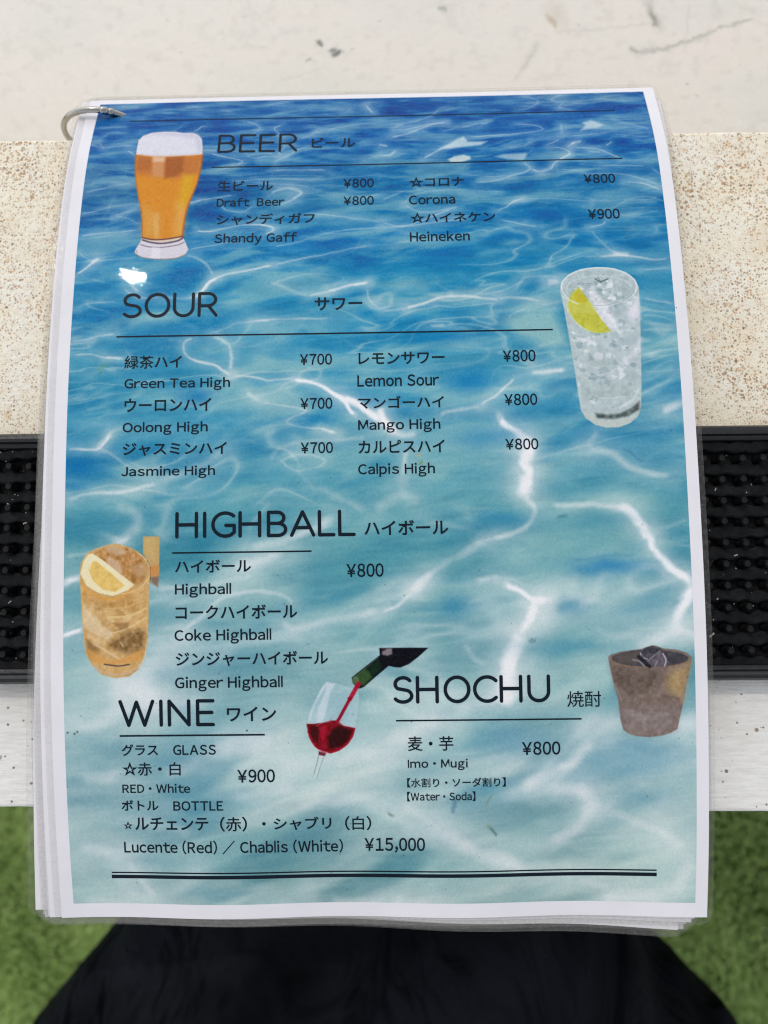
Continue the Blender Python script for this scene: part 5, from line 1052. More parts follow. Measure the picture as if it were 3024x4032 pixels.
('s',0.32,0.7,[(81.3,235.6),(83.1,236.3),(84.9,236.8)],(215,180,185)),
('p',0.14,0.9,[(81.9,236.3),(84.4,237.0),(83.9,237.9),(81.9,237.6)],(110,40,50),0),
('p',0.18,0.85,[(82.0,237.8),(83.7,237.9),(82.4,241.3),(81.2,245.1),(80.0,245.4),(81.1,241.3)],(205,216,212),0),
('s',0.36,0.8,[(81.9,237.8),(81.0,241.3),(80.3,243.7)],(105,135,132)),
('s',0.36,0.7,[(83.6,238.0),(82.4,241.3),(81.1,245.0)],(120,150,146)),
('p',0.11,1,[(102.0,203.5),(109.8,203.5),(117.7,203.6),(114.5,206.4),(111.4,208.7),(108.6,209.8),(106.6,209.6),(104.9,209.2),(100.7,212.6),(96.9,215.8),(95.5,216.4),(94.4,215.9),(93.4,214.6),(93.0,212.8),(97.3,209.5),(102.2,205.8)],(30,34,42),0),
('p',0.57,0.9,[(93.5,212.9),(97.3,209.9),(99.0,211.2),(99.6,212.9),(96.9,215.3),(95.3,215.3)],(66,92,56),0),
('p',0.72,0.7,[(98.3,209.5),(101.8,206.6),(102.8,210.2),(99.6,212.9)],(46,64,46),0),
('p',0.29,0.8,[(102.9,203.7),(106.1,203.6),(106.1,205.5),(104.6,206.0),(102.9,205.6)],(158,145,148),0),
('p',0.21,0.8,[(102.2,203.7),(104.3,203.7),(103.7,204.4),(102.4,204.7)],(40,36,40),0),
('s',0.25,0.7,[(94.5,212.2),(98.0,209.5),(101.5,206.6)],(150,155,140)),
('p',0.21,0.9,[(95.3,213.7),(95.1,214.4),(94.7,215.0),(94.2,215.2),(93.6,215.0),(93.2,214.4),(93.1,213.7),(93.3,213.0),(93.7,212.5),(94.2,212.3),(94.8,212.5),(95.2,213.0),(95.3,213.7)],(92,112,78),0),
('s',0.21,0.8,[(94.0,212.3),(95.1,213.6),(95.5,215.6),(95.5,216.3)],(120,138,108)),
('s',1.57,0.95,[(95.2,214.8),(93.7,217.3),(92.3,219.7)],(176,36,54)),
('s',1.22,0.95,[(92.5,219.3),(90.5,222.8),(88.8,225.8),(88.0,226.9)],(150,32,48)),
('s',0.43,0.6,[(91.6,219.3),(92.3,220.0)],(70,20,30)),
('s',0.57,0.5,[(90.2,222.8),(88.8,226.2)],(110,30,44)),
('p',0.13,1,[(174.9,207.2),(175.2,208.9),(176.1,213.7),(176.8,216.7),(177.7,220.1),(178.1,223.5),(178.6,227.7),(179.4,230.4),(180.9,231.6),(183.8,232.5),(187.6,232.8),(191.5,232.4),(194.4,231.5),(196.5,230.3),(197.4,226.1),(198.5,221.8),(199.3,217.4),(200.4,213.0),(201.4,208.4),(201.2,207.2),(199.8,206.0),(196.5,205.0),(192.8,204.7),(191.6,204.3),(189.5,203.7),(187.3,204.1),(185.8,204.7),(184.3,204.9),(179.0,205.5),(175.8,206.4)],(130,114,106),0.06),
('p',1.79,0.9,[(192.8,213.9),(195.3,211.5),(201.1,209.2),(199.4,217.4),(198.4,221.3),(196.1,219.8),(193.7,218.3)],(176,148,108),0.04),
('p',2.04,0.6,[(175.7,209.8),(191.5,211.0),(192.6,213.9),(188.9,217.3),(180.6,219.6),(177.5,217.7)],(98,86,78),0.05),
('p',2.3,0.6,[(178.6,223.5),(196.0,223.4),(195.9,230.3),(187.6,232.1),(180.4,230.9)],(150,138,138),0.05),
('s',0.66,0.5,[(176.8,215.7),(177.9,218.6),(178.9,221.1)],(165,145,135)),
('s',0.77,0.5,[(192.7,219.8),(195.6,220.3),(197.0,220.8)],(105,92,84)),
('p',0.2,1,[(200.4,207.9),(199.9,208.6),(198.7,209.2),(196.8,209.8),(194.3,210.2),(191.3,210.4),(188.2,210.5),(185.1,210.3),(182.1,210.0),(179.6,209.6),(177.7,209.0),(176.5,208.3),(176.1,207.6),(176.6,206.9),(177.8,206.3),(179.7,205.7),(182.3,205.3),(185.2,205.1),(188.3,205.0),(191.5,205.2),(194.4,205.5),(196.9,205.9),(198.8,206.5),(200.0,207.2),(200.4,207.9)],(78,76,80),0.04),
('p',0.77,0.6,[(176.3,207.2),(181.9,205.5),(185.3,205.3),(184.2,209.5),(179.4,209.4)],(108,96,88),0),
('s',0.46,0.9,[(200.6,208.4),(200.1,208.8),(199.3,209.2),(198.3,209.6),(197.0,209.9),(195.6,210.1),(193.9,210.4),(192.2,210.5),(190.3,210.6),(188.4,210.6),(186.5,210.6),(184.6,210.5),(182.8,210.3),(181.1,210.1),(179.6,209.8),(178.3,209.4),(177.2,209.1),(176.4,208.7),(175.9,208.2),(175.6,207.8),(175.6,207.4)],(140,112,90)),
('s',0.26,0.6,[(175.8,207.1),(176.3,206.7),(177.2,206.2),(178.4,205.8),(179.9,205.5),(181.7,205.2),(183.6,205.0),(185.6,204.9),(187.7,204.9),(189.8,204.9),(191.9,205.1),(193.9,205.3),(195.7,205.5),(197.3,205.9),(198.6,206.3),(199.7,206.7),(200.4,207.1)],(120,112,106)),
('p',0.2,1,[(184.7,206.3),(185.8,204.9),(189.2,203.8),(191.6,204.7),(192.8,206.2),(193.7,208.3),(193.4,210.5),(187.8,210.5),(186.7,208.3)],(104,98,106),0.1),
('p',0.41,0.8,[(185.3,205.8),(186.3,204.7),(189.2,203.9),(191.6,204.8),(190.4,206.6),(187.9,206.1),(186.7,207.5)],(62,62,68),0),
('s',0.61,0.85,[(192.4,206.4),(193.3,208.3),(192.8,210.2)],(196,178,188)),
('s',0.72,0.7,[(182.8,208.1),(184.7,208.6),(186.4,210.3)],(160,145,150)),
('s',1.17,0.9,[(184.6,207.2),(186.7,209.0),(188.1,210.4)],(46,46,52)),
('s',0.46,0.8,[(187.6,208.5),(189.6,206.8),(191.4,205.5)],(150,142,152)),
('s',0.41,0.8,[(185.2,205.9),(185.4,206.6)],(215,215,215)),
('s',0.41,0.8,[(186.2,207.5),(187.4,208.0)],(200,195,200)),
('s',0.66,0.5,[(190.5,208.6),(189.8,210.2)],(175,160,170)),
('s',0.31,0.6,[(193.7,208.8),(194.4,209.3)],(160,160,165)),
('s',0.36,0.5,[(186.7,205.3),(187.0,204.8),(187.4,204.5),(187.8,204.2),(188.4,203.9),(189.0,203.8),(189.6,203.8),(190.2,203.9),(190.7,204.1),(191.2,204.4),(191.6,204.8),(191.9,205.3),(192.0,205.7)],(50,48,50))]
PICS = {'beer_picture': [(17.3, 27.9), (17.2, 24.2), (17.3, 20.7), (18.7, 18.4), (21.7, 16.9), (26.3, 16.5), (31.0, 16.8), (32.9, 17.4), (36.8, 17.5), (39.0, 18.8), (40.3, 20.8), (40.9, 24.9), (41.1, 28.2), (41.0, 34.4), (40.3, 40.7), (39.0, 45.5), (37.7, 49.7), (36.9, 54.3), (36.5, 58.3), (36.2, 62.3), (36.9, 64.0), (37.7, 65.7), (38.5, 67.7), (37.5, 69.7), (34.9, 70.9), (31.5, 71.3), (26.9, 71.1), (22.5, 70.3), (20.2, 69.0), (20.0, 68.3), (20.5, 66.8), (21.8, 64.4), (22.2, 62.5), (21.7, 56.0), (20.9, 51.3), (19.7, 46.9), (18.7, 42.1), (17.9, 38.0), (17.4, 32.3)], 'sour_glass_picture': [(164.6, 85.2), (165.2, 82.5), (167.7, 79.8), (172.0, 77.9), (177.6, 77.2), (183.1, 77.7), (187.1, 79.3), (190.0, 82.1), (191.0, 84.8), (190.8, 93.7), (190.2, 105.2), (189.5, 119.4), (188.9, 126.4), (187.9, 129.4), (185.1, 131.8), (181.3, 133.1), (177.5, 133.2), (173.8, 132.2), (170.7, 129.9), (169.2, 126.9), (168.5, 120.2), (167.6, 110.6), (166.7, 101.9), (165.4, 90.8)], 'highball_box_picture': [(25.8, 166.7), (31.2, 166.8), (31.1, 175.7), (31.0, 179.7), (30.6, 183.2), (27.9, 181.1), (27.9, 175.7), (25.8, 172.2)], 'highball_picture': [(5.2, 177.4), (5.6, 174.9), (7.4, 171.9), (10.3, 170.5), (14.3, 169.3), (16.8, 168.8), (20.8, 169.9), (24.4, 171.7), (27.1, 174.2), (28.2, 177.2), (27.9, 183.1), (27.8, 192.9), (27.4, 200.7), (26.3, 205.6), (24.3, 209.5), (21.3, 211.7), (16.9, 212.2), (12.4, 211.1), (9.2, 207.9), (7.2, 204.0), (6.5, 197.6), (5.7, 187.7)], 'wine_glass_picture': [(84.9, 214.0), (87.9, 214.6), (93.4, 216.3), (95.3, 216.3), (95.4, 220.4), (94.7, 224.9), (93.9, 229.0), (93.1, 231.7), (91.4, 234.1), (88.6, 236.2), (85.8, 237.1), (84.4, 237.0), (83.7, 238.2), (82.4, 241.3), (81.2, 245.2), (79.9, 245.5), (81.0, 241.3), (81.9, 237.8), (81.9, 236.1), (80.7, 234.7), (79.0, 231.9), (78.2, 227.8), (79.0, 224.4), (81.0, 219.9), (83.0, 216.2)], 'wine_bottle_picture': [(102.0, 203.5), (109.8, 203.5), (117.7, 203.6), (114.5, 206.4), (111.4, 208.7), (108.6, 209.8), (106.6, 209.6), (104.9, 209.2), (100.7, 212.6), (96.9, 215.8), (95.5, 216.4), (94.4, 215.9), (93.4, 214.6), (93.0, 212.8), (97.3, 209.5), (102.2, 205.8)], 'shochu_cup_picture': [(174.9, 207.2), (175.2, 208.9), (176.1, 213.7), (176.8, 216.7), (177.7, 220.1), (178.1, 223.5), (178.6, 227.7), (179.4, 230.4), (180.9, 231.6), (183.8, 232.5), (187.6, 232.8), (191.5, 232.4), (194.4, 231.5), (196.5, 230.3), (197.4, 226.1), (198.5, 221.8), (199.3, 217.4), (200.4, 213.0), (201.4, 208.4), (201.2, 207.2), (199.8, 206.0), (196.5, 205.0), (192.8, 204.7), (191.6, 204.3), (189.5, 203.7), (187.3, 204.1), (185.8, 204.7), (184.3, 204.9), (179.0, 205.5), (175.8, 206.4)]}
TEXTS = [('line', 'ビール', 80.13, 95.75, 21.17, 26.05), ('line', '生ビール', 47.39, 67.0, 40.28, 44.63), ('price', '¥800', 91.68, 102.38, 40.38, 44.23), ('line', 'Draft  Beer', 47.48, 71.13, 47.49, 51.06), ('price', '¥800', 91.72, 102.34, 47.77, 51.48), ('line', 'シャンディガフ', 47.68, 81.8, 54.08, 58.47), ('line', 'Shandy Gaff', 47.36, 75.92, 61.74, 66.38), ('line', '☆コロナ', 114.68, 133.89, 40.09, 44.66), ('line', 'Corona', 114.54, 130.59, 47.99, 51.77), ('line', '☆ハイネケン', 114.74, 144.06, 54.88, 59.32), ('line', 'Heineken', 114.6, 135.03, 62.54, 66.41), ('price', '¥800', 175.54, 186.42, 40.8, 44.62), ('price', '¥900', 175.82, 186.68, 55.08, 59.04), ('line', 'サワー', 82.04, 98.1, 86.47, 91.19), ('line', '緑茶ハイ', 18.49, 37.78, 106.1, 110.66), ('line', 'Green Tea High', 18.74, 53.89, 113.93, 118.37), ('line', 'ウーロンハイ', 18.95, 47.81, 120.89, 125.42), ('line', 'Oolong High', 18.52, 46.63, 128.86, 133.27), ('line', 'ジャスミンハイ', 18.67, 53.04, 135.84, 140.15), ('line', 'Jasmine High', 18.32, 49.16, 143.58, 147.79), ('price', '¥700', 77.09, 87.82, 106.37, 110.25), ('price', '¥700', 77.2, 87.83, 121.49, 125.35), ('price', '¥700', 77.26, 87.89, 136.42, 140.21), ('line', 'レモンサワー', 96.62, 125.18, 106.2, 110.49), ('line', 'Lemon Sour', 96.16, 123.24, 114.03, 118.04), ('line', 'マンゴーハイ', 96.34, 124.67, 121.33, 125.53), ('line', 'Mango High', 96.24, 123.19, 129.09, 133.7), ('line', 'カルピスハイ', 96.23, 124.45, 136.15, 140.5), ('line', 'Calpis High', 96.03, 121.02, 143.8, 148.43), ('price', '¥800', 144.47, 155.25, 106.26, 110.35), ('price', '¥800', 144.35, 155.13, 121.27, 125.23), ('price', '¥800', 144.12, 154.86, 136.29, 140.03), ('line', 'ハイボール', 36.24, 60.94, 174.45, 178.65), ('line', 'Highball', 36.24, 54.46, 182.06, 186.63), ('line', 'コークハイボール', 36.43, 75.76, 189.07, 193.63), ('line', 'Coke Highball', 36.05, 67.29, 196.76, 201.51), ('line', 'ジンジャーハイボール', 36.39, 85.48, 204.04, 208.67), ('line', 'Ginger Highball', 36.04, 70.77, 211.91, 216.71), ('line', 'ハイボール', 97.77, 124.88, 162.48, 167.36), ('price', '¥800', 91.75, 103.79, 176.31, 180.71), ('line', 'ワイン', 52.59, 68.48, 221.73, 226.44), ('line', 'グラス', 18.29, 30.1, 233.5, 237.3), ('line', 'GLASS', 35.0, 48.82, 233.85, 237.13), ('line', '☆赤・白', 18.23, 37.28, 239.2, 243.8), ('price', '¥900', 55.53, 67.67, 241.93, 246.24), ('line', 'RED・White', 18.12, 40.2, 246.45, 249.47), ('line', 'ボトル', 17.61, 29.71, 251.81, 255.31), ('line', 'BOTTLE', 34.55, 50.71, 252.16, 255.35), ('line', '☆', 17.9, 21.06, 258.86, 261.56), ('line', 'ルチェンテ', 21.75, 45.77, 257.52, 261.88), ('line', '（赤）', 49.58, 58.28, 257.34, 262.3), ('line', '・', 63.16, 64.3, 259.2, 260.37), ('line', 'シャブリ', 66.84, 85.45, 257.65, 261.99), ('line', '（白）', 89.85, 98.3, 257.51, 262.33), ('line', 'Lucente (Red) / Chablis (White)', 17.83, 89.0, 265.16, 269.93), ('price', '¥15,000', 95.96, 115.48, 264.83, 269.93), ('line', '焼酎', 161.52, 172.32, 217.81, 222.9), ('line', '麦・芋', 110.53, 125.06, 231.75, 236.45), ('price', '¥800', 146.87, 159.15, 233.77, 238.11), ('line', 'Imo・Mugi', 110.41, 129.57, 239.01, 242.71), ('line', '【水割り・ソーダ割り】', 110.08, 141.58, 245.18, 248.23), ('line', '【Water・Soda】', 109.99, 131.84, 249.63, 252.78), ('head', 'BEER', 46.12, 75.02, 18.73, 27.66), ('head', 'SOUR', 16.85, 49.37, 83.81, 92.79), ('head', 'HIGHBALL', 36.25, 94.99, 158.83, 167.49), ('head', 'WINE', 17.64, 48.71, 219.16, 227.91), ('head', 'SHOCHU', 105.88, 156.24, 212.43, 221.3)]
RULES = [(12.68, 190.35, 10.32, 10.32, 0.45), (44.74, 189.81, 34.26, 34.26, 0.45), (15.48, 161.4, 99.37, 99.37, 0.5), (35.34, 80.59, 172.16, 172.16, 0.5), (17.79, 64.71, 230.78, 230.78, 0.55), (106.83, 166.0, 226.67, 226.67, 0.5), (13.22, 189.84, 276.38, 276.38, 0.45), (13.15, 189.89, 277.81, 277.81, 1.2)]

m_print = paper_mat('print_gloss', (1, 1, 1), paint_print())
m_paper = paper_mat('white_paper', (.80, .775, .80)); m_ink = ink_mat(); m_film = film_mat(); m_metal = metal_mat()

menu = empty('drinks_menu', (-.01, .03, .02))
tag(menu, 'laminated drinks menu with a blue water picture, on a metal ring, lying across the counter', 'menu')

def place(u, v, tr):
    """tr = (shift at top mm, shift at bottom mm, shift down mm, level below top sheet metres)"""
    if tr is None: return u, v
    a, b, dv, _ = tr; t = v / PH
    return u + a + (b - a) * t, v + dv - (b - a) * (u - PW / 2) / PH
PU0, PU1, PV0, PV1 = -4.1, 206.2, -2.2, 292.3
TH = .00030
def slab(name, u0, u1, v0, v1, nu, nv, off, th, mat, parent, tr=None, uv=False):
    U, V = np.meshgrid(np.linspace(u0, u1, nu), np.linspace(v0, v1, nv)); PU, PV = place(U, V, tr); o = off - (tr[3] if tr else 0)
    top = sheet(PU, PV, o).reshape(-1, 3); n = len(top)
    if not th: return mesh(name, top, gridfaces(nu, nv, True), mat, parent, True, np.stack([U.ravel() / PW, 1 - V.ravel() / PH], -1) if uv else None)
    bot = sheet(PU, PV, o - th).reshape(-1, 3)
    ring = list(range(nu)) + [nu * j + nu - 1 for j in range(1, nv)] + [nu * (nv - 1) + i for i in range(nu - 2, -1, -1)] + [nu * j for j in range(nv - 2, 0, -1)]
    side = np.array([(a, b, b + n, a + n) for a, b in zip(ring, ring[1:] + ring[:1])])
    return mesh(name, np.r_[top, bot], np.r_[gridfaces(nu, nv, True), gridfaces(nu, nv) + n, side], mat, parent, False)
def film(parent, tr=None, du=2.3, dt=2.0, db=2.7):
    """sealed clear margin of the laminate all round the paper, corners rounded"""
    g = .06; iu0, iu1, iv0, iv1 = PU0 - g, PU1 + g, PV0 - g, PV1 + g; ou0, ou1, ov0, ov1 = PU0 - du, PU1 + du - .5, PV0 - dt, PV1 + db; rc = 5.0
    def rnd(x0, x1, y0, y1, r, n=14, m=60):
        o = []
        for cx, cy, a0, (ex, ey) in ((x1 - r, y0 + r, -90, (1, 0)), (x1 - r, y1 - r, 0, (0, 1)), (x0 + r, y1 - r, 90, (-1, 0)), (x0 + r, y0 + r, 180, (0, -1))):
            for k in range(n + 1):
                a = R_(a0 + 90 * k / n); o.append((cx + r * math.cos(a), cy + r * math.sin(a)))
            nx = {-90: (x1, y0 + r, x1, y1 - r), 0: (x1 - r, y1, x0 + r, y1), 90: (x0, y1 - r, x0, y0 + r), 180: (x0 + r, y0, x1 - r, y0)}[a0]
            for k in range(1, m): o.append((nx[0] + (nx[2] - nx[0]) * k / m, nx[1] + (nx[3] - nx[1]) * k / m))
        return o
    O = rnd(ou0, ou1, ov0, ov1, rc); I = rnd(iu0, iu1, iv0, iv1, .05); n = len(O)
    U = np.array([p[0] for p in I + O]); V = np.array([p[1] for p in I + O]); PU, PV = place(U, V, tr); z = -(tr[3] if tr else 0)
    top = sheet(PU, PV, z - .00002); bot = sheet(PU, PV, z - TH + .00004); F = []
    for i in range(n):
        j = (i + 1) % n; F += [(i, j, n + j, n + i), (n + i, n + j, 3 * n + j, 3 * n + i)]
    return mesh('laminate_margin', np.r_[top, bot], np.array(F), m_film, parent, False)

page = slab('page', PU0, PU1, PV0, PV1, 60, 84, 0, TH, m_paper, menu)
film(page)
pic = slab('water_picture', 0, PW, 0, PH, 140, 196, .00003, 0, m_print, page, uv=True)

def inside(U, V, pts):
    ins = np.zeros(U.shape, bool); P = pts + [pts[0]]
    for (ax, ay), (bx, by) in zip(P[:-1], P[1:]):
        if ay != by: ins ^= ((ay > V) != (by > V)) & (U < (bx - ax) * (V - ay) / (by - ay) + ax)
    return ins
for nm, pts in PICS.items():      # each printed drink photograph, cut from the same print
    u0, u1 = min(p[0] for p in pts), max(p[0] for p in pts); v0, v1 = min(p[1] for p in pts), max(p[1] for p in pts)
    st = .7; nu = int((u1 - u0) / st) + 2; nv = int((v1 - v0) / st) + 2
    U, V = np.meshgrid(u0 + np.arange(nu) * st, v0 + np.arange(nv) * st)
    F = gridfaces(nu, nv, True); cu = U.ravel()[F].mean(1); cv = V.ravel()[F].mean(1); F = F[inside(cu, cv, pts)]
    used, inv = np.unique(F, return_inverse=True); uu = U.ravel()[used]; vvv = V.ravel()[used]
    z = .00007 if nm == 'wine_bottle_picture' else .00005
    mesh(nm, sheet(uu, vvv, z), inv.reshape(-1, 4), m_print, page, True, np.stack([uu / PW, 1 - vvv / PH], -1))

# ------------------------------------------------------------------ lettering
def _glyph(s):
    c = bpy.data.curves.new('lettering', 'FONT'); c.body = s; c.resolution_u = 3; c.offset = .004 if s[0] in '焼酎' else .010 if 0x4e00 <= ord(s[0]) < 0xa000 else .017
    o = bpy.data.objects.new('lettering', c); col.objects.link(o); bpy.context.view_layer.update()
    me = o.to_mesh(); n = len(me.vertices); V = np.zeros(n * 3); me.vertices.foreach_get('co', V); V = V.reshape(-1, 3)[:, :2].copy()
    F = [tuple(p.vertices) for p in me.polygons]; o.to_mesh_clear(); bpy.data.objects.remove(o); bpy.data.curves.remove(c); return V, F
GC = {}
def glyph(ch):
    if ch == '\uff4c' and ch not in GC:       # plain upright l
        h = glyph('\uff48')[0]; y0, y1, wd = h[:, 1].min(), h[:, 1].max(), (h[:, 1].max() - h[:, 1].min()) * .135
        GC[ch] = (np.array([(0, y0), (wd, y0), (wd, y1), (0, y1)]), [(0, 1, 2, 3)])
    if ch == '\uff29' and ch not in GC:       # plain upright capital I
        h = glyph('\uff28')[0]; y0, y1, wd = h[:, 1].min(), h[:, 1].max(), (h[:, 1].max() - h[:, 1].min()) * .135
        GC[ch] = (np.array([(0, y0), (wd, y0), (wd, y1), (0, y1)]), [(0, 1, 2, 3)])
    if ch not in GC: GC[ch] = _glyph(ch)
    return GC[ch]
ADV = glyph('口口')[0][:, 0].max() - glyph('口')[0][:, 0].max()
def glyphs(s):
    """plain gothic capitals and small letters set close, kana and kanji on the full square"""
    x = 0; VV = []; FF = []; k = 0
    for ch in s:
        if ch == ' ': x += ADV * .30; continue
        wide = ord(ch) > 255
        V, F = glyph(ch if wide else chr(ord(ch) + 0xFEE0) if ch != '¥' else '￥')
        V = V.copy()
        if wide: V[:, 0] += x; x += ADV
        else:
            V[:, 0] = (V[:, 0] - V[:, 0].min()) * .96 + x + ADV * (.025 if ch in 'ocedqCGOQ0689afrtvyVWY' else .05)
            x = V[:, 0].max() + ADV * (-.03 if ch in 'rft' else .025 if ch in 'oebpDOcvykVWY069' else .05)
        VV.append(V); FF += [tuple(k + i for i in f) for f in F]; k += len(V)
    return np.concatenate(VV), FF
CACHE = {}
ZL = .00010
for kind, st, u0, u1, v0, v1 in TEXTS:
    if kind == 'head': continue
    if st not in CACHE: CACHE[st] = glyphs(st)
    V, F = CACHE[st]; a = V.min(0); b = V.max(0); q = (V - a) / (b - a)
    mesh('price' if kind == 'price' else 'menu_line', sheet(u0 + q[:, 0] * (u1 - u0), v1 - q[:, 1] * (v1 - v0), ZL), [f[::1] for f in F], m_ink, page)
def arc(cx, cy, rx, ry, a0, a1, n=14): return [(cx + rx * math.cos(R_(a0 + (a1 - a0) * i / n)), cy - ry * math.sin(R_(a0 + (a1 - a0) * i / n))) for i in range(n + 1)]
LET = {  # rounded single-stroke capitals, unit height, y down
 'B': (.60, [[(.02, 1), (.02, 0), (.32, 0)] + arc(.32, .24, .22, .24, 90, -90)[1:] + [(.02, .48)], [(.32, .48)] + arc(.34, .74, .26, .26, 90, -90) + [(.02, 1)]]),
 'E': (.54, [[(.54, 0), (.02, 0), (.02, 1), (.54, 1)], [(.02, .49), (.50, .49)]]),
 'R': (.62, [[(.02, 1), (.02, 0), (.32, 0)] + arc(.32, .28, .27, .28, 90, -90)[1:] + [(.02, .56)], [(.34, .56), (.62, 1)]]),
 'S': (.60, [arc(.31, .26, .27, .26, 32, 225, 12) + [(.30, .49)] + arc(.30, .745, .30, .255, 60, -150, 14)]),
 'O': (.80, [arc(.40, .5, .40, .5, 90, 450, 30)]),
 'U': (.66, [[(0, 0), (0, .62)] + arc(.33, .62, .33, .38, 180, 360)[1:] + [(.66, 0)]]),
 'H': (.66, [[(0, 0), (0, 1)], [(.66, 0), (.66, 1)], [(0, .49), (.66, .49)]]),
 'I': (.0, [[(0, 0), (0, 1)]]),
 'G': (.72, [arc(.42, .5, .42, .5, 48, 300, 20)[:-1] + [(.60, .95), (.72, .84), (.72, .54), (.44, .54)]]),
 'A': (.74, [[(0, 1), (.37, 0), (.74, 1)], [(.12, .68), (.62, .68)]]),
 'L': (.48, [[(0, 0), (0, 1), (.48, 1)]]),
 'W': (1.1, [[(0, 0), (.28, 1), (.55, .03), (.82, 1), (1.1, 0)]]),
 'N': (.66, [[(0, 1), (0, 0), (.66, 1), (.66, 0)]]),
 'C': (.70, [arc(.42, .5, .42, .5, 44, 316, 22)])}
def heading(s, u0, u1, v0, v1, t):
    gap = {'I': .26}; x = 0; seq = []
    for i, ch in enumerate(s):
        seq.append((ch, x)); x += LET[ch][0] + (.28 if ch in 'IHN' or (i + 1 < len(s) and s[i + 1] in 'I') else .20)
    x -= (.28 if s[-1] in 'IHN' else .20); u0 += t / 2; u1 -= t / 2; v0 += t / 2; v1 -= t / 2
    sx = (u1 - u0) / x; sy = v1 - v0; V = []; F = []; Z = []; lay = 0
    for ch, x0 in seq:
        for st in LET[ch][1]:
            P = [np.array((u0 + (x0 + a) * sx, v0 + b * sy)) for a, b in st]; lay += 1
            for i in range(len(P) - 1):       # every segment a small capsule, each a hair above the last
                a, b = P[i], P[i + 1]; d = b - a; L = np.linalg.norm(d); d /= L; nn = np.array((-d[1], d[0])); k = len(V); th = math.atan2(d[1], d[0])
                pts = [b + t / 2 * np.array((math.cos(th + q), math.sin(th + q))) for q in np.linspace(-math.pi / 2, math.pi / 2, 7)] + [a + t / 2 * np.array((math.cos(th + q), math.sin(th + q))) for q in np.linspace(math.pi / 2, math.pi * 1.5, 7)]
                V += pts; Z += [(lay * 31 + i) % 97 * 4e-7] * len(pts); F.append(tuple(range(k, k + len(pts)))[::-1])
    V = np.array(V); Z = np.array(Z); base = sheet(V[:, 0], V[:, 1], ZL); base[:, 2] += Z
    mesh('heading', base, F, m_ink, page)
for kind, st, u0, u1, v0, v1 in TEXTS:
    if kind == 'head': heading(st, u0, u1, v0, v1, {'BEER': .95, 'SOUR': 1.05}.get(st, 1.12))
for u0, u1, v0, v1, t in RULES:
    n = 60; u = np.linspace(u0, u1, n); v = v0 + (v1 - v0) * np.linspace(0, 1, n)
    mesh('rule_line', np.r_[sheet(u, v - t / 2, ZL), sheet(u, v + t / 2, ZL)], gridfaces(n, 2, True), m_ink, page)

# the sheets underneath, each a little turned round the ring
for k, (a, b, dv) in enumerate([(-2.9, -3.9, .3), (-1.0, -4.6, 1.0), (1.9, -8.6, 1.5), (-2.2, -6.0, 2.0), (1.2, -6.6, 2.7), (-2.7, -5.2, .8)]):
    tr = (a, b, dv, .00045 * (k + 1)); pg = slab('page', PU0, PU1, PV0, PV1, 30, 60, 0, TH, m_paper, menu, tr); film(pg, tr)

# binder ring through the corner, hanging just behind the counter's back edge
rc = Vector((-.1126, .1712, -.0062)); rr = .0164; ax = Vector((-1, .02, 0)).normalized()
ringpts = [rc + ax * (rr * math.cos(a)) + Vector((0, .04, 1)).normalized() * (rr * math.sin(a)) for a in [2 * math.pi * i / 72 for i in range(72)]]
ring = MB().tube(ringpts, .00108, 14, True).build('binder_ring', m_metal, menu, True)
def rp(a): return rc + ax * (rr * math.cos(R_(a))) + Vector((0, .04, 1)).normalized() * (rr * math.sin(R_(a)))
for a0, a1 in ((100, 109), (110, 116)):
    MB().tube([rp(a) for a in np.linspace(a0, a1, 5)], [.00125, .00142, .00145, .00142, .00125], 12).build('hinge_knuckle', m_metal, ring, True)
m_hole = flat('hole_shade', (.012, .014, .02), .9)
a_ = np.linspace(0, 2 * np.pi, 25)[:-1]; mesh('punched_hole_shade', sheet(6.9 + 2.0 * np.cos(a_), 5.9 + 2.0 * np.sin(a_), .00012), [tuple(range(24))[::-1]], m_hole, page)  # dark disc laid on the page, painting the shade inside the ring hole

# ------------------------------------------------------------------ counter with its two painted boards
counter = empty('counter', (0, .04, 0))
tag(counter, 'narrow white painted bar counter, rust speckled behind the black mat and brush streaked in front', 'counter')
def board(name, x0, x1, y0, y1, z0, z1, mat, seed):
    rs = random.Random(seed); b = MB(); n = 120
    ys = []; V = []
    for i in range(n + 1):
        x = x0 + (x1 - x0) * i / n; j0 = rs.uniform(-.00012, .00012); j1 = rs.uniform(-.00016, .00016)
        e = .0012
        V += [(x, y0 + j0, z0), (x, y0 + j0, z1 - e), (x, y0 + j0 + e * .35, z1 - e * .35), (x, y0 + j0 + e, z1), (x, y1 + j1 - e, z1), (x, y1 + j1 - e * .35, z1 - e * .35), (x, y1 + j1, z1 - e), (x, y1 + j1, z0)]
    F = [(i * 8 + k, i * 8 + (k + 1) % 8, (i + 1) * 8 + (k + 1) % 8, (i + 1) * 8 + k) for i in range(n) for k in range(8)]
    F = [f[::-1] for f in F]; F += [tuple(range(8)), tuple(range(n * 8, n * 8 + 8))[::-1]]
    return mesh(name, V, F, mat, counter)
m_speck = speckled_mat(); m_strip = strip_mat()
o = board('board', -.62, .62, .0102, .1668, -.020, 0, m_speck, 1); o['label'] = 'cream board speckled all over with rust'
o = board('board', -.62, .62, -.0802, .0095, -.020, 0, m_strip, 2); o['label'] = 'white brush streaked board with a few rust spots'
m_dark = flat('dark_timber', (.07, .06, .05), .7, 60)
MB().box(-.60, .60, .06, .10, -.85, -.0202).build('support_wall', m_dark, counter)

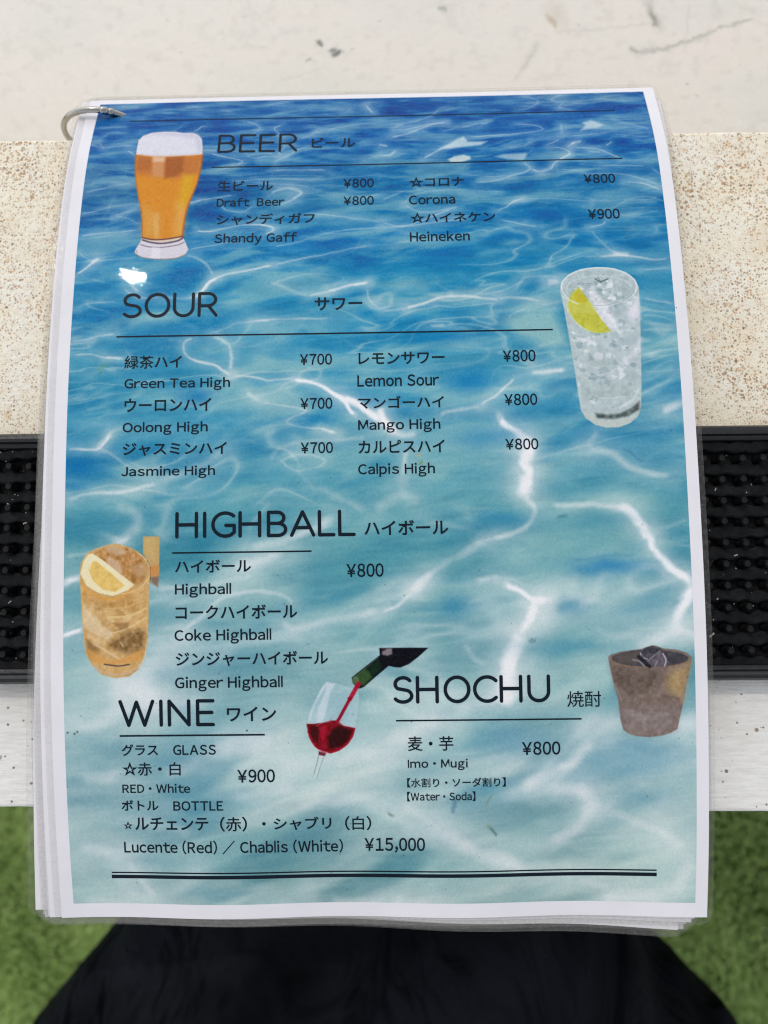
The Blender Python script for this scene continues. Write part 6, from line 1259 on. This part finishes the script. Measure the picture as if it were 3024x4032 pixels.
# ------------------------------------------------------------------ rubber bar mat, turned a touch anticlockwise
m_rub = rubber_mat('black_rubber', .55); m_rub2 = rubber_mat('black_rubber_clean', .22); m_rub2.node_tree.nodes['Principled BSDF'].inputs['Roughness'].default_value = .38; m_rub2.node_tree.nodes['Principled BSDF'].inputs['Specular IOR Level'].default_value = .5
mat_o = empty('bar_mat', (0, .0085, .0004)); tag(mat_o, 'long black rubber bar mat with rows of round nubs, lying under the menu', 'bar mat')
ROT = R_(.45); MC = Vector((0, .0088, 0))
def mr(x, y, z): return (MC.x + x * math.cos(ROT) - y * math.sin(ROT), MC.y + x * math.sin(ROT) + y * math.cos(ROT), z)
HX, HY = .305, .0440
def mbox(x0, x1, y0, y1, z0, z1):
    b = MB().box(x0, x1, y0, y1, z0, z1); b.v = [mr(*p) for p in b.v]; return b
mbox(-HX, HX, -HY + .0008, HY - .0008, .0004, .0014).build('floor_sheet', m_rub, mat_o)
def rim(path):
    prof = [(-.0022, .0004), (-.0022, .0078), (-.0014, .0090), (-.0002, .0092), (.0008, .0084), (.0013, .0066), (.0018, .0062), (.0026, .0060), (.0030, .0048), (.0032, .0015)]
    V = []; n = len(prof)
    for px, py in ((-1, -1), (1, -1), (1, 1), (-1, 1)):
        for o_, z in prof: V.append(mr(px * (HX - .0022 - o_), py * (HY - .0022 - o_), z))
    F = [(c * n + k, c * n + k + 1, ((c + 1) % 4) * n + k + 1, ((c + 1) % 4) * n + k) for c in range(4) for k in range(n - 1)]
    return mesh('rim', V, [f[::-1] for f in F], m_rub2, mat_o, False)
rim(None)
PITCH_X, PITCH_Y = .00722, .00738
Y0 = .0325         # first row of nubs, from mat centre
rows = [Y0 - i * PITCH_Y for i in range(10)]
def rib(yc, seed, hw=.0019):
    rs = np.random.RandomState(seed); n = 330; x = np.linspace(-HX + .006, HX - .006, n)
    ph = rs.rand() * 6; up = hw + .00045 * np.sin(2 * np.pi * x / PITCH_X + ph) + .0003 * np.sin(x * 290 + seed * 2) + .0001 * rs.randn(n)
    dn = hw + .00040 * np.sin(2 * np.pi * x / PITCH_X + ph + 1.5) + .0003 * np.sin(x * 210 + seed)
    rowsV = []
    for (s_, k, z) in ((1, 1.15, .0012), (1, 1.0, .0046), (1, .7, .0050), (-1, .7, .0050), (-1, 1.0, .0046), (-1, 1.15, .0012)):
        e = up if s_ > 0 else dn; rowsV.append([mr(a, yc + s_ * k * q, z + (.0002 * math.sin(a * 330 + seed) if z > .004 else 0)) for a, q in zip(x, e)])
    V = [p for r in rowsV for p in r]; F = gridfaces(n, 6, True); m = mesh('rib', V, F, m_rub, mat_o, False); return m
ribs = [(rows[i] + rows[i + 1]) / 2 for i in range(9)]
for i, y in enumerate(ribs): rib(y, i)
rib(rows[0] + PITCH_Y * .62, 20, .0018); rib(rows[-1] - PITCH_Y * .62, 21, .0018)
def nub_shape(n=14):
    prof = [(.00150, .0012), (.00128, .0045), (.00122, .0077), (.00100, .0081)]
    V = [(r * math.cos(2 * math.pi * k / n), r * math.sin(2 * math.pi * k / n), z) for r, z in prof for k in range(n)]
    F = [(i * n + k, i * n + (k + 1) % n, (i + 1) * n + (k + 1) % n, (i + 1) * n + k) for i in range(3) for k in range(n)] + [tuple(range(3 * n, 4 * n))]
    return V, F
NV, NF = nub_shape(); m_nub = rubber_mat('rubber_nub', .9)
m_nub.node_tree.nodes['Principled BSDF'].inputs['Roughness'].default_value = .55
nub_me = None; rest = MB(); XL0 = -.1318; XR0 = .1127
left = [XL0 - k * PITCH_X for k in range(0, 24)]; right = [XR0 + k * PITCH_X for k in range(0, 26)]
mid = [x for x in np.arange(XL0 + PITCH_X, XR0 - PITCH_X * .5, PITCH_X)]
rs = random.Random(4)
for xs, vis in ((left, True), (right, True), (mid, False)):
    for ci, x in enumerate(xs):
        if abs(x) > HX - .009: continue
        for ri, y in enumerate(rows):
            p = mr(x + rs.uniform(-.00015, .00015), y + rs.uniform(-.00015, .00015), 0)
            if vis and ci < 5:
                if nub_me is None:
                    o = mesh('nub', [(a, b_, c_) for a, b_, c_ in NV], NF, m_nub, None); nub_me = o.data
                else: o = link(bpy.data.objects.new('nub', nub_me))
                o.parent = mat_o; o.location = Vector(p) - mat_o.location
            else: rest.add([(a + p[0], b_ + p[1], c_) for a, b_, c_ in NV], NF)
o = rest.build('nub_field', m_nub, mat_o); o['kind'] = 'stuff'

# crumbs and grit caught in the mat and on the boards
m_grit = flat('pale_grit', (.55, .52, .46), .8); gb = MB(); rs = random.Random(8)
for i in range(300):
    if rs.random() < .86: x = rs.choice([rs.uniform(-.16, -.105), rs.uniform(.09, .16)]); y = rs.uniform(-.032, .048); z = rs.choice([.0050, .0052, .0014])
    else: x = rs.choice([rs.uniform(-.17, -.12), rs.uniform(.095, .16)]); y = rs.uniform(-.078, -.04); z = .0
    if z: p = mr(x, y - MC.y, z)
    else: p = (x, y, z)
    s_ = rs.uniform(.00008, .00024) * (2.0 if rs.random() < .05 else 1); l_ = s_ * rs.choice([1, 1, 1.6, 3]); a = rs.uniform(0, 3.14)
    V = [(p[0] + cx * math.cos(a) - cy * math.sin(a), p[1] + cx * math.sin(a) + cy * math.cos(a), p[2] + cz) for cx, cy, cz in ((-l_, -s_, 0), (l_, -s_, 0), (l_, s_, 0), (-l_, s_, 0), (0, 0, s_ * 1.6))]
    gb.add(V, [(0, 1, 4), (1, 2, 4), (2, 3, 4), (3, 0, 4), (3, 2, 1, 0)])
o = gb.build('grit', m_grit); tag(o, 'pale crumbs and grit scattered over the black rubber mat and white board', 'grit', kind='stuff')

# ------------------------------------------------------------------ pale slab just beyond and a little below the counter
LX0, LX1, LY0, LY1 = -225., 215., 170., 310.
def paint_slab():
    c = Canvas(LX1 - LX0, LY1 - LY0, 4, (234, 227, 216)); Q = lambda pts: [(x - LX0, LY1 - y) for x, y in pts]
    n = c.noise(60, 40, 4, 3)[..., None]; c.img += (np.array([222, 222, 211]) - c.img) * np.clip((n - .45) * 3, 0, 1) * .5
    n = c.noise(30, 20, 5, 7)[..., None]; c.img += (np.array([240, 228, 215]) - c.img) * np.clip((n - .52) * 4, 0, 1) * .5
    n = c.noise(5, 4, 4, 9)[..., None]; c.img -= np.clip((n - .56) * 5, 0, 1) * 7
    n = c.noise(1.4, 1.4, 2, 12)[..., None]; c.img += (n - .5) * 5
    warp = ((c.noise(2.2, 2.2, 3, 31) - .5) * 2.6, (c.noise(2.2, 2.2, 3, 32) - .5) * 2.6, c.noise(2.5, 2.5, 3, 33))
    for w_, a, pts, cc in SLAB: c.stroke(w_, a, Q(pts), cc, warp)
    rs = np.random.RandomState(5)
    for i in range(90):
        x, y = rs.rand() * 440, rs.rand() * 140; c.blob((x, y), (rs.rand() * .7 + .25, rs.rand() * .5 + .2), .25 + .4 * rs.rand(), (150, 146, 140), warp)
    return c.image('slab_stains')
SLAB = [(1.68, 0.85, [(-38.6, 255.9), (-37.7, 255.0)], (112, 116, 110)), (1.46, 0.8, [(-33.3, 251.4), (-31.0, 252.1)], (120, 122, 116)), (1.79, 0.9, [(-31.0, 249.7), (-29.0, 251.1)], (90, 96, 92)), (1.12, 0.7, [(-43.2, 246.9), (-42.3, 247.1)], (120, 122, 118)), (0.56, 0.6, [(-9.4, 267.2), (-8.7, 267.0)], (140, 138, 130)), (0.56, 0.6, [(-26.6, 251.3), (-26.2, 251.0)], (140, 138, 130)), (2.91, 0.7, [(118.6, 273.9), (119.6, 269.1), (121.6, 264.4), (123.7, 261.3)], (176, 172, 162)), (1.79, 0.6, [(120.0, 268.0), (122.2, 262.1)], (140, 136, 126)), (2.02, 0.55, [(71.3, 267.6), (74.5, 264.5)], (196, 178, 150)), (1.79, 0.5, [(19.9, 272.4), (22.1, 271.4)], (150, 150, 145)), (1.34, 0.5, [(71.9, 265.9), (74.5, 262.8)], (180, 160, 130)), (1.46, 0.45, [(65.5, 253.6), (61.0, 245.5), (56.5, 238.6), (54.3, 235.2)], (196, 190, 178)), (2.69, 0.4, [(66.6, 254.8), (58.7, 240.9)], (205, 200, 190)), (1.57, 0.6, [(109.6, 250.8), (111.8, 248.7)], (140, 138, 130)), (1.12, 0.6, [(111.8, 249.0), (122.2, 249.7), (135.4, 253.7), (153.1, 260.4), (168.5, 264.8)], (178, 178, 168)), (2.24, 0.35, [(111.8, 249.0), (126.6, 250.6), (144.2, 256.4)], (190, 186, 176)), (0.9, 0.4, [(74.4, 259.3), (96.4, 260.8), (118.3, 262.8)], (205, 200, 190)), (0.78, 0.4, [(138.2, 272.3), (135.4, 253.7)], (205, 200, 190)), (0.56, 0.6, [(135.6, 232.4), (136.4, 231.9)], (140, 135, 130)), (0.56, 0.6, [(139.7, 227.1), (140.1, 226.8)], (150, 145, 140)), (0.45, 0.5, [(-57.9, 236.8), (-44.7, 240.1), (-35.9, 243.5)], (205, 200, 192)), (1.12, 0.3, [(-118.3, 248.2), (-109.3, 249.2)], (205, 200, 190)), (0.9, 0.35, [(-156.7, 257.0), (-153.3, 256.8)], (200, 198, 190)), (0.56, 0.5, [(108.0, 231.7), (108.5, 231.4)], (140, 135, 130)), (5.6, 0.35, [(74.6, 271.1), (77.8, 264.0)], (205, 195, 178)), (2.24, 0.3, [(160.1, 272.0), (170.7, 267.1)], (200, 198, 190))]
ms, nts, bs_ = new_mat('stained_white_paint'); ti = nts.nodes.new('ShaderNodeTexImage'); ti.image = paint_slab(); ti.extension = 'MIRROR'
nts.links.new(ti.outputs[0], bs_.inputs['Base Color']); bs_.inputs['Roughness'].default_value = .55
cc_ = coords(nts); bump(nts, bs_, math_(nts, 'ADD', noise(nts, cc_, 120, 4), math_(nts, 'MULTIPLY', noise(nts, cc_, 900, 2), .2)), .0006, .5)
SX0, SX1, SY0, SY1, SZ = -.45, .45, .105, .62, -.070
Vs = [(SX0, SY0, SZ), (SX1, SY0, SZ), (SX1, SY1, SZ), (SX0, SY1, SZ), (SX0, SY0, SZ - .06), (SX1, SY0, SZ - .06), (SX1, SY1, SZ - .06), (SX0, SY1, SZ - .06)]
uvs = [((x * 1000 - LX0) / (LX1 - LX0), (y * 1000 - LY0) / (LY1 - LY0)) for x, y, z in Vs]
o = mesh('pale_slab', Vs, [(0, 1, 2, 3), (4, 7, 6, 5), (0, 4, 5, 1), (1, 5, 6, 2), (2, 6, 7, 3), (3, 7, 4, 0)], ms, None, False, uvs)
tag(o, 'off white slab with grey scuffs and dark spots, beyond the rust speckled board', 'slab')
# legs keep the slab on the ground
# ------------------------------------------------------------------ ground and artificial turf
GZ = -.85
m_soil = flat('turf_backing', (.13, .21, .05), .95, 80, .002)
o = mesh('ground', [(-6, -6, GZ), (6, -6, GZ), (6, 6, GZ), (-6, 6, GZ)], [(0, 1, 2, 3)], m_soil); tag(o, kind='structure')
def turf():
    rs = np.random.RandomState(2); n = 300000
    x = rs.uniform(-1.7, 1.7, n); y = rs.uniform(-1.7, .25, n); k_ = int(n * .42); x[:k_] = rs.uniform(-.95, .95, k_); y[:k_] = rs.uniform(-1.0, -.15, k_)
    cl = np.sin(x * 61 + 3 * np.sin(y * 37)) * np.sin(y * 53 + 2 * np.sin(x * 41))
    a = rs.uniform(0, 6.283, n) * .35 + 1.2 * np.sin(x * 23 + y * 17) + 2.0; L = rs.uniform(.012, .024, n) * (1 + .12 * cl); lean = rs.uniform(.35, 1.15, n) ; wd = rs.uniform(.0008, .0016, n)
    dx = np.cos(a); dy = np.sin(a); px = -dy * wd; py = dx * wd; z0 = np.full(n, GZ)
    h1 = L * .6 * np.cos(lean * .5); d1 = L * .6 * np.sin(lean * .5); h2 = h1 + L * .4 * np.cos(lean * 1.3); d2 = d1 + L * .4 * np.sin(lean * 1.3)
    P = np.stack([np.stack([x - px, y - py, z0], -1), np.stack([x + px, y + py, z0], -1), np.stack([x + dx * d1 + px, y + dy * d1 + py, z0 + h1], -1), np.stack([x + dx * d1 - px, y + dy * d1 - py, z0 + h1], -1), np.stack([x + dx * d2, y + dy * d2, z0 + h2], -1)], 1)
    base = np.arange(n)[:, None] * 5; F = np.concatenate([base + [0, 1, 2], base + [0, 2, 3], base + [3, 2, 4]])
    m, nt, b = new_mat('artificial_grass'); c = coords(nt)
    at = nt.nodes.new('ShaderNodeAttribute'); at.attribute_name = 'shade'
    cc = ramp(nt, at.outputs['Fac'], [(0, (.22, .35, .08)), (.45, (.33, .49, .12)), (.8, (.43, .57, .18)), (1, (.54, .63, .26))])
    cc = mix(nt, ramp(nt, noise(nt, c, 9, 3), [(.35, 0.0), (.7, .6)]), cc, (.38, .54, .14)); nt.links.new(cc, b.inputs['Base Color']); b.inputs['Roughness'].default_value = .45
    o = mesh('turf', P.reshape(-1, 3), F, m); at_ = o.data.attributes.new('shade', 'FLOAT', 'POINT'); at_.data.foreach_set('value', np.repeat(np.clip(rs.rand(n) * .8 + .05 * cl + .1, 0, 1), 5).astype(np.float32))
    return tag(o, 'short green artificial grass on the ground below the counter', 'grass', kind='stuff')
turf()

# ------------------------------------------------------------------ seated person: dark lap, thighs and legs below the menu
person = empty('person', (-.015, -.42, -.85)); tag(person, 'person in loose black clothes sitting under the menu edge, only the lap in view', 'person')
m_cloth = cloth_mat(); m_shoe = flat('black_leather', (.015, .014, .013), .4, 200)
def lap():
    # (y, centre x, half width, top z, bottom z, dip between the thighs)
    S_ = [(.090, -.015, .070, -.300, -.420, .012), (.075, -.015, .100, -.240, -.440, .016), (.030, -.015, .118, -.205, -.400, .018), (-.040, -.015, .126, -.195, -.360, .016), (-.120, -.016, .134, -.190, -.345, .012), (-.170, -.017, .145, -.188, -.345, .009),
          (-.205, -.018, .157, -.188, -.345, .007), (-.225, -.016, .168, -.189, -.347, .006), (-.245, -.014, .184, -.190, -.350, .005), (-.268, -.012, .206, -.190, -.350, .005), (-.300, -.012, .230, -.188, -.350, .004), (-.350, -.012, .245, -.180, -.350, .003), (-.420, -.012, .235, -.150, -.345, .0),
          (-.480, -.012, .200, -.10, -.330, 0), (-.530, -.012, .14, -.14, -.30, 0)]
    n = 72; V = []; rs = np.random.RandomState(3); ph = rs.rand(8) * 6
    for y, cx, hw, zt, zb, dip in S_fine(S_, 70):
        cz = (zt + zb) / 2; hz = (zt - zb) / 2
        for k in range(n):
            t = 2 * math.pi * k / n; c, s = math.cos(t), math.sin(t); e = .80
            x = math.copysign(abs(c) ** e, c) * hw; z = math.copysign(abs(s) ** e, s) * hz
            if s > 0: z -= dip * math.exp(-(x / .028) ** 2) * s
            f = .006 * math.sin(9 * t + 26 * y + ph[0] + 1.5 * math.sin(31 * y)) * max(0, s + .3) + .003 * math.sin(17 * x / .1 - 38 * y + ph[1]) + .003 * math.sin(70 * y + 4 * t + ph[2])
            x *= 1.035; V.append((cx + x * (1 + f * .9), y + f * .5, cz + z + f * 1.0))
    m = len(V) // n; F = [(i * n + k, i * n + (k + 1) % n, (i + 1) * n + (k + 1) % n, (i + 1) * n + k) for i in range(m - 1) for k in range(n)] + [tuple(range(n))[::-1], tuple(range((m - 1) * n, m * n))]
    return V, F
def S_fine(S_, m):
    A = np.array(S_); q = np.linspace(0, len(A) - 1, m); return [tuple(np.interp(v, np.arange(len(A)), A[:, c]) for c in range(A.shape[1])) for v in q]
V, F = lap(); b = MB(); b.add(V, F)
for sx in (-1, 1):
    b.tube([(sx * .065 - .015, .03, -.31), (sx * .068 - .015, .052, -.36), (sx * .072 - .015, .05, -.50), (sx * .078 - .015, .03, -.66), (sx * .080 - .015, .02, -.775)], [.062, .066, .062, .056, .058], 28)
b.tube([(-.012, -.40, -.24), (-.012, -.455, -.17), (-.012, -.50, -.08), (-.012, -.52, .0)], [.15, .155, .15, .145], 36)
b.build('trousers', m_cloth, person, True)
for sx in (-1, 1):
    x = sx * .082 - .015
    prof = [(-.035, .030, .040), (-.02, .038, .060), (.03, .040, .066), (.09, .043, .046), (.15, .040, .034), (.19, .028, .024), (.205, .012, .012)]; V = []; n = 20
    for y, hw, h in prof:
        for k in range(n):
            t = 2 * math.pi * k / n; V.append((x + hw * math.cos(t), y + .0, GZ + .020 + h * .5 + max(-.5 * h - .0, h * .55 * math.sin(t))))
    F = [(i * n + k, (i + 1) * n + k, (i + 1) * n + (k + 1) % n, i * n + (k + 1) % n) for i in range(len(prof) - 1) for k in range(n)] + [tuple(range(n)), tuple(range((len(prof) - 1) * n, len(prof) * n))[::-1]]
    mesh('shoe', V, F, m_shoe, person, True)
